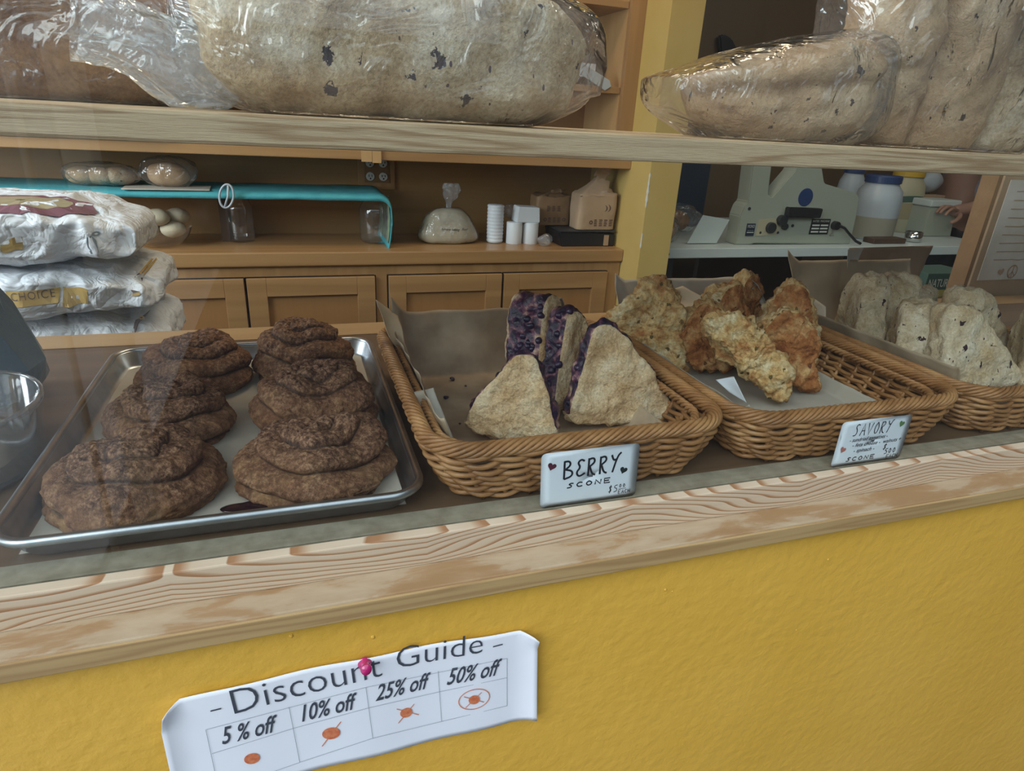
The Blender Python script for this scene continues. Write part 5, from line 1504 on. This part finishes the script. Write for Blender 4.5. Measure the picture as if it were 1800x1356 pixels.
ln((362, 1282), (378, 1356)); ln((508, 1243), (527, 1340)); ln((643, 1207), (655, 1296)); ln((770, 1180), (776, 1268)); ln((891, 1157), (891, 1240))
ln((478, 1356), (527, 1340), (655, 1296), (776, 1268), (891, 1240))
decal('table_rules', g, fnp, M['rule'], nt)
def ell(px, py, rx, ry, ang=0, k=None, n=28):
    pts = []
    for i in range(n):
        a = 2*pi*i/n; x = rx*cos(a); y = ry*sin(a); pts.append(W2(px+x*cos(ang)-y*sin(ang), py+x*sin(ang)+y*cos(ang)))
    return (pts, [tuple(range(n))])
g = [ell(443, 1332, 14, 9, -.2), ell(582, 1289, 16, 10, -.2), ribbon([W2(599, 1268), W2(566, 1312)], .0009), ell(714, 1253, 11, 8, -.3), ribbon([W2(697, 1246), W2(736, 1257)], .0008), ribbon([W2(728, 1238), W2(700, 1271)], .0008),
     ell(833, 1229, 10, 7.5, -.3), ribbon([W2(815, 1224), W2(850, 1233)], .0008), ribbon([W2(846, 1216), W2(818, 1243)], .0008),
     ribbon([W2(833+27*cos(a*pi/16), 1228+17*sin(a*pi/16)-.2*27*cos(a*pi/16)) for a in range(33)], .0009)]
for grp in (g[0:1], g[1:3], g[3:6], g[6:10]): decal('orange_drawing', grp, fnp, M['orange'], nt)
p = at(641, 1160, y=YW-.003)
pn = empty('push_pin', (p.x, YW-.0030, p.z-.004), (radians(0), 0, 0)); tag(pn, 'magenta push pin holding the notice', 'push pin')
Mx = Matrix.Rotation(radians(68), 4, 'X')
MB().lathe([(0, 0), (.0055, 0), (.0060, .0012), (.0050, .0024), (.0034, .004), (.0030, .0095), (.0040, .0112), (.0048, .0125), (.0044, .0142), (0, .0145)], 28, M=Mx).build('pin_grip', M['pin'], pn, True)
MB().tube([Mx @ Vector((0, 0, .001)), Vector((0, .006, -.0015))], .0005, 6).build('pin_point', M['steel'], pn)
# holes and paint blisters in the yellow wall
for i, (px, py, s) in enumerate(((512, 1118, .0018), (656, 1120, .0018), (1170, 1037, .0016), (1182, 1040, .001), (1456, 984, .0015), (1400, 1108, .0008))):
    p = at(px, py, y=.43); blob(12, 8, lambda q: q*(1+.4*noise.noise(q*900)), (s, s*.5, s)).build('paint_blister', M['yellow'], wf, True).location = (p.x, .4299, p.z)

# ================================================================== LEFT END OF THE DISPLAY
tb = empty('round_tub', (-.335, .660, BZ)); tag(tb, 'clear round tub with flour residue, cut by the left edge beside the tray', 'tub')
MB().lathe([(0, .002), (.080, .002), (.086, .010), (.092, .062), (.095, .066), (.095, .070), (.090, .070), (.086, .012), (0, .008)], 48).build('tub_body', M['plastic'], tb, True)
MB().tube([(.093*cos(2*pi*k/48), .093*sin(2*pi*k/48), .070) for k in range(48)], .0022, 8, True).build('tub_rim', M['plastic'], tb, True)
MB().grid(lambda u, v: Vector((.078*v*cos(2*pi*u), .078*v*sin(2*pi*u), .022+.010*noise.noise(Vector((cos(2*pi*u)*v*3, sin(2*pi*u)*v*3, 0))))), 40, 16, cu=True).build('powder', M['grey'], tb, True)
bb = blob(11, 8, lambda p: Vector((p.x*(1-.3*p.z/.07), p.y, max(p.z, -.07)))*(1+.25*noise.noise(p*17)), (.075, .055, .080), .6, .6).build('blue_reflection', M['bluerefl'])  # reflection in the glass built as a solid blue shape
bb.location = (-.375, .85, BZ-min(v.co.z for v in bb.data.vertices)); tag(bb, 'dark blue crumpled shape standing in for a reflection at the left end, in front of the sacks', 'bag')

# ================================================================== OUTDOORS, SEEN ONLY MIRRORED IN THE GLASS
def mirror(px, D, zz=None):
    p = at(px, 500, y=D); return p.x, .93-D
x, y = mirror(97, 1.9)
o = MB().tube([(x, y, 0), (x, y, 2.6)], .011, 10).build('metal_pole', M['rod'], None, True); tag(o, 'thin pale pole outside mirrored in the glass', 'pole')
x, y = mirror(188, 2.1)
o = MB().box(x-.035, x+.035, y-.05, y+.05, 0, 2.6, bev=.004).build('white_post', M['white_post']); tag(o, 'white painted post outside mirrored in the glass', 'post')
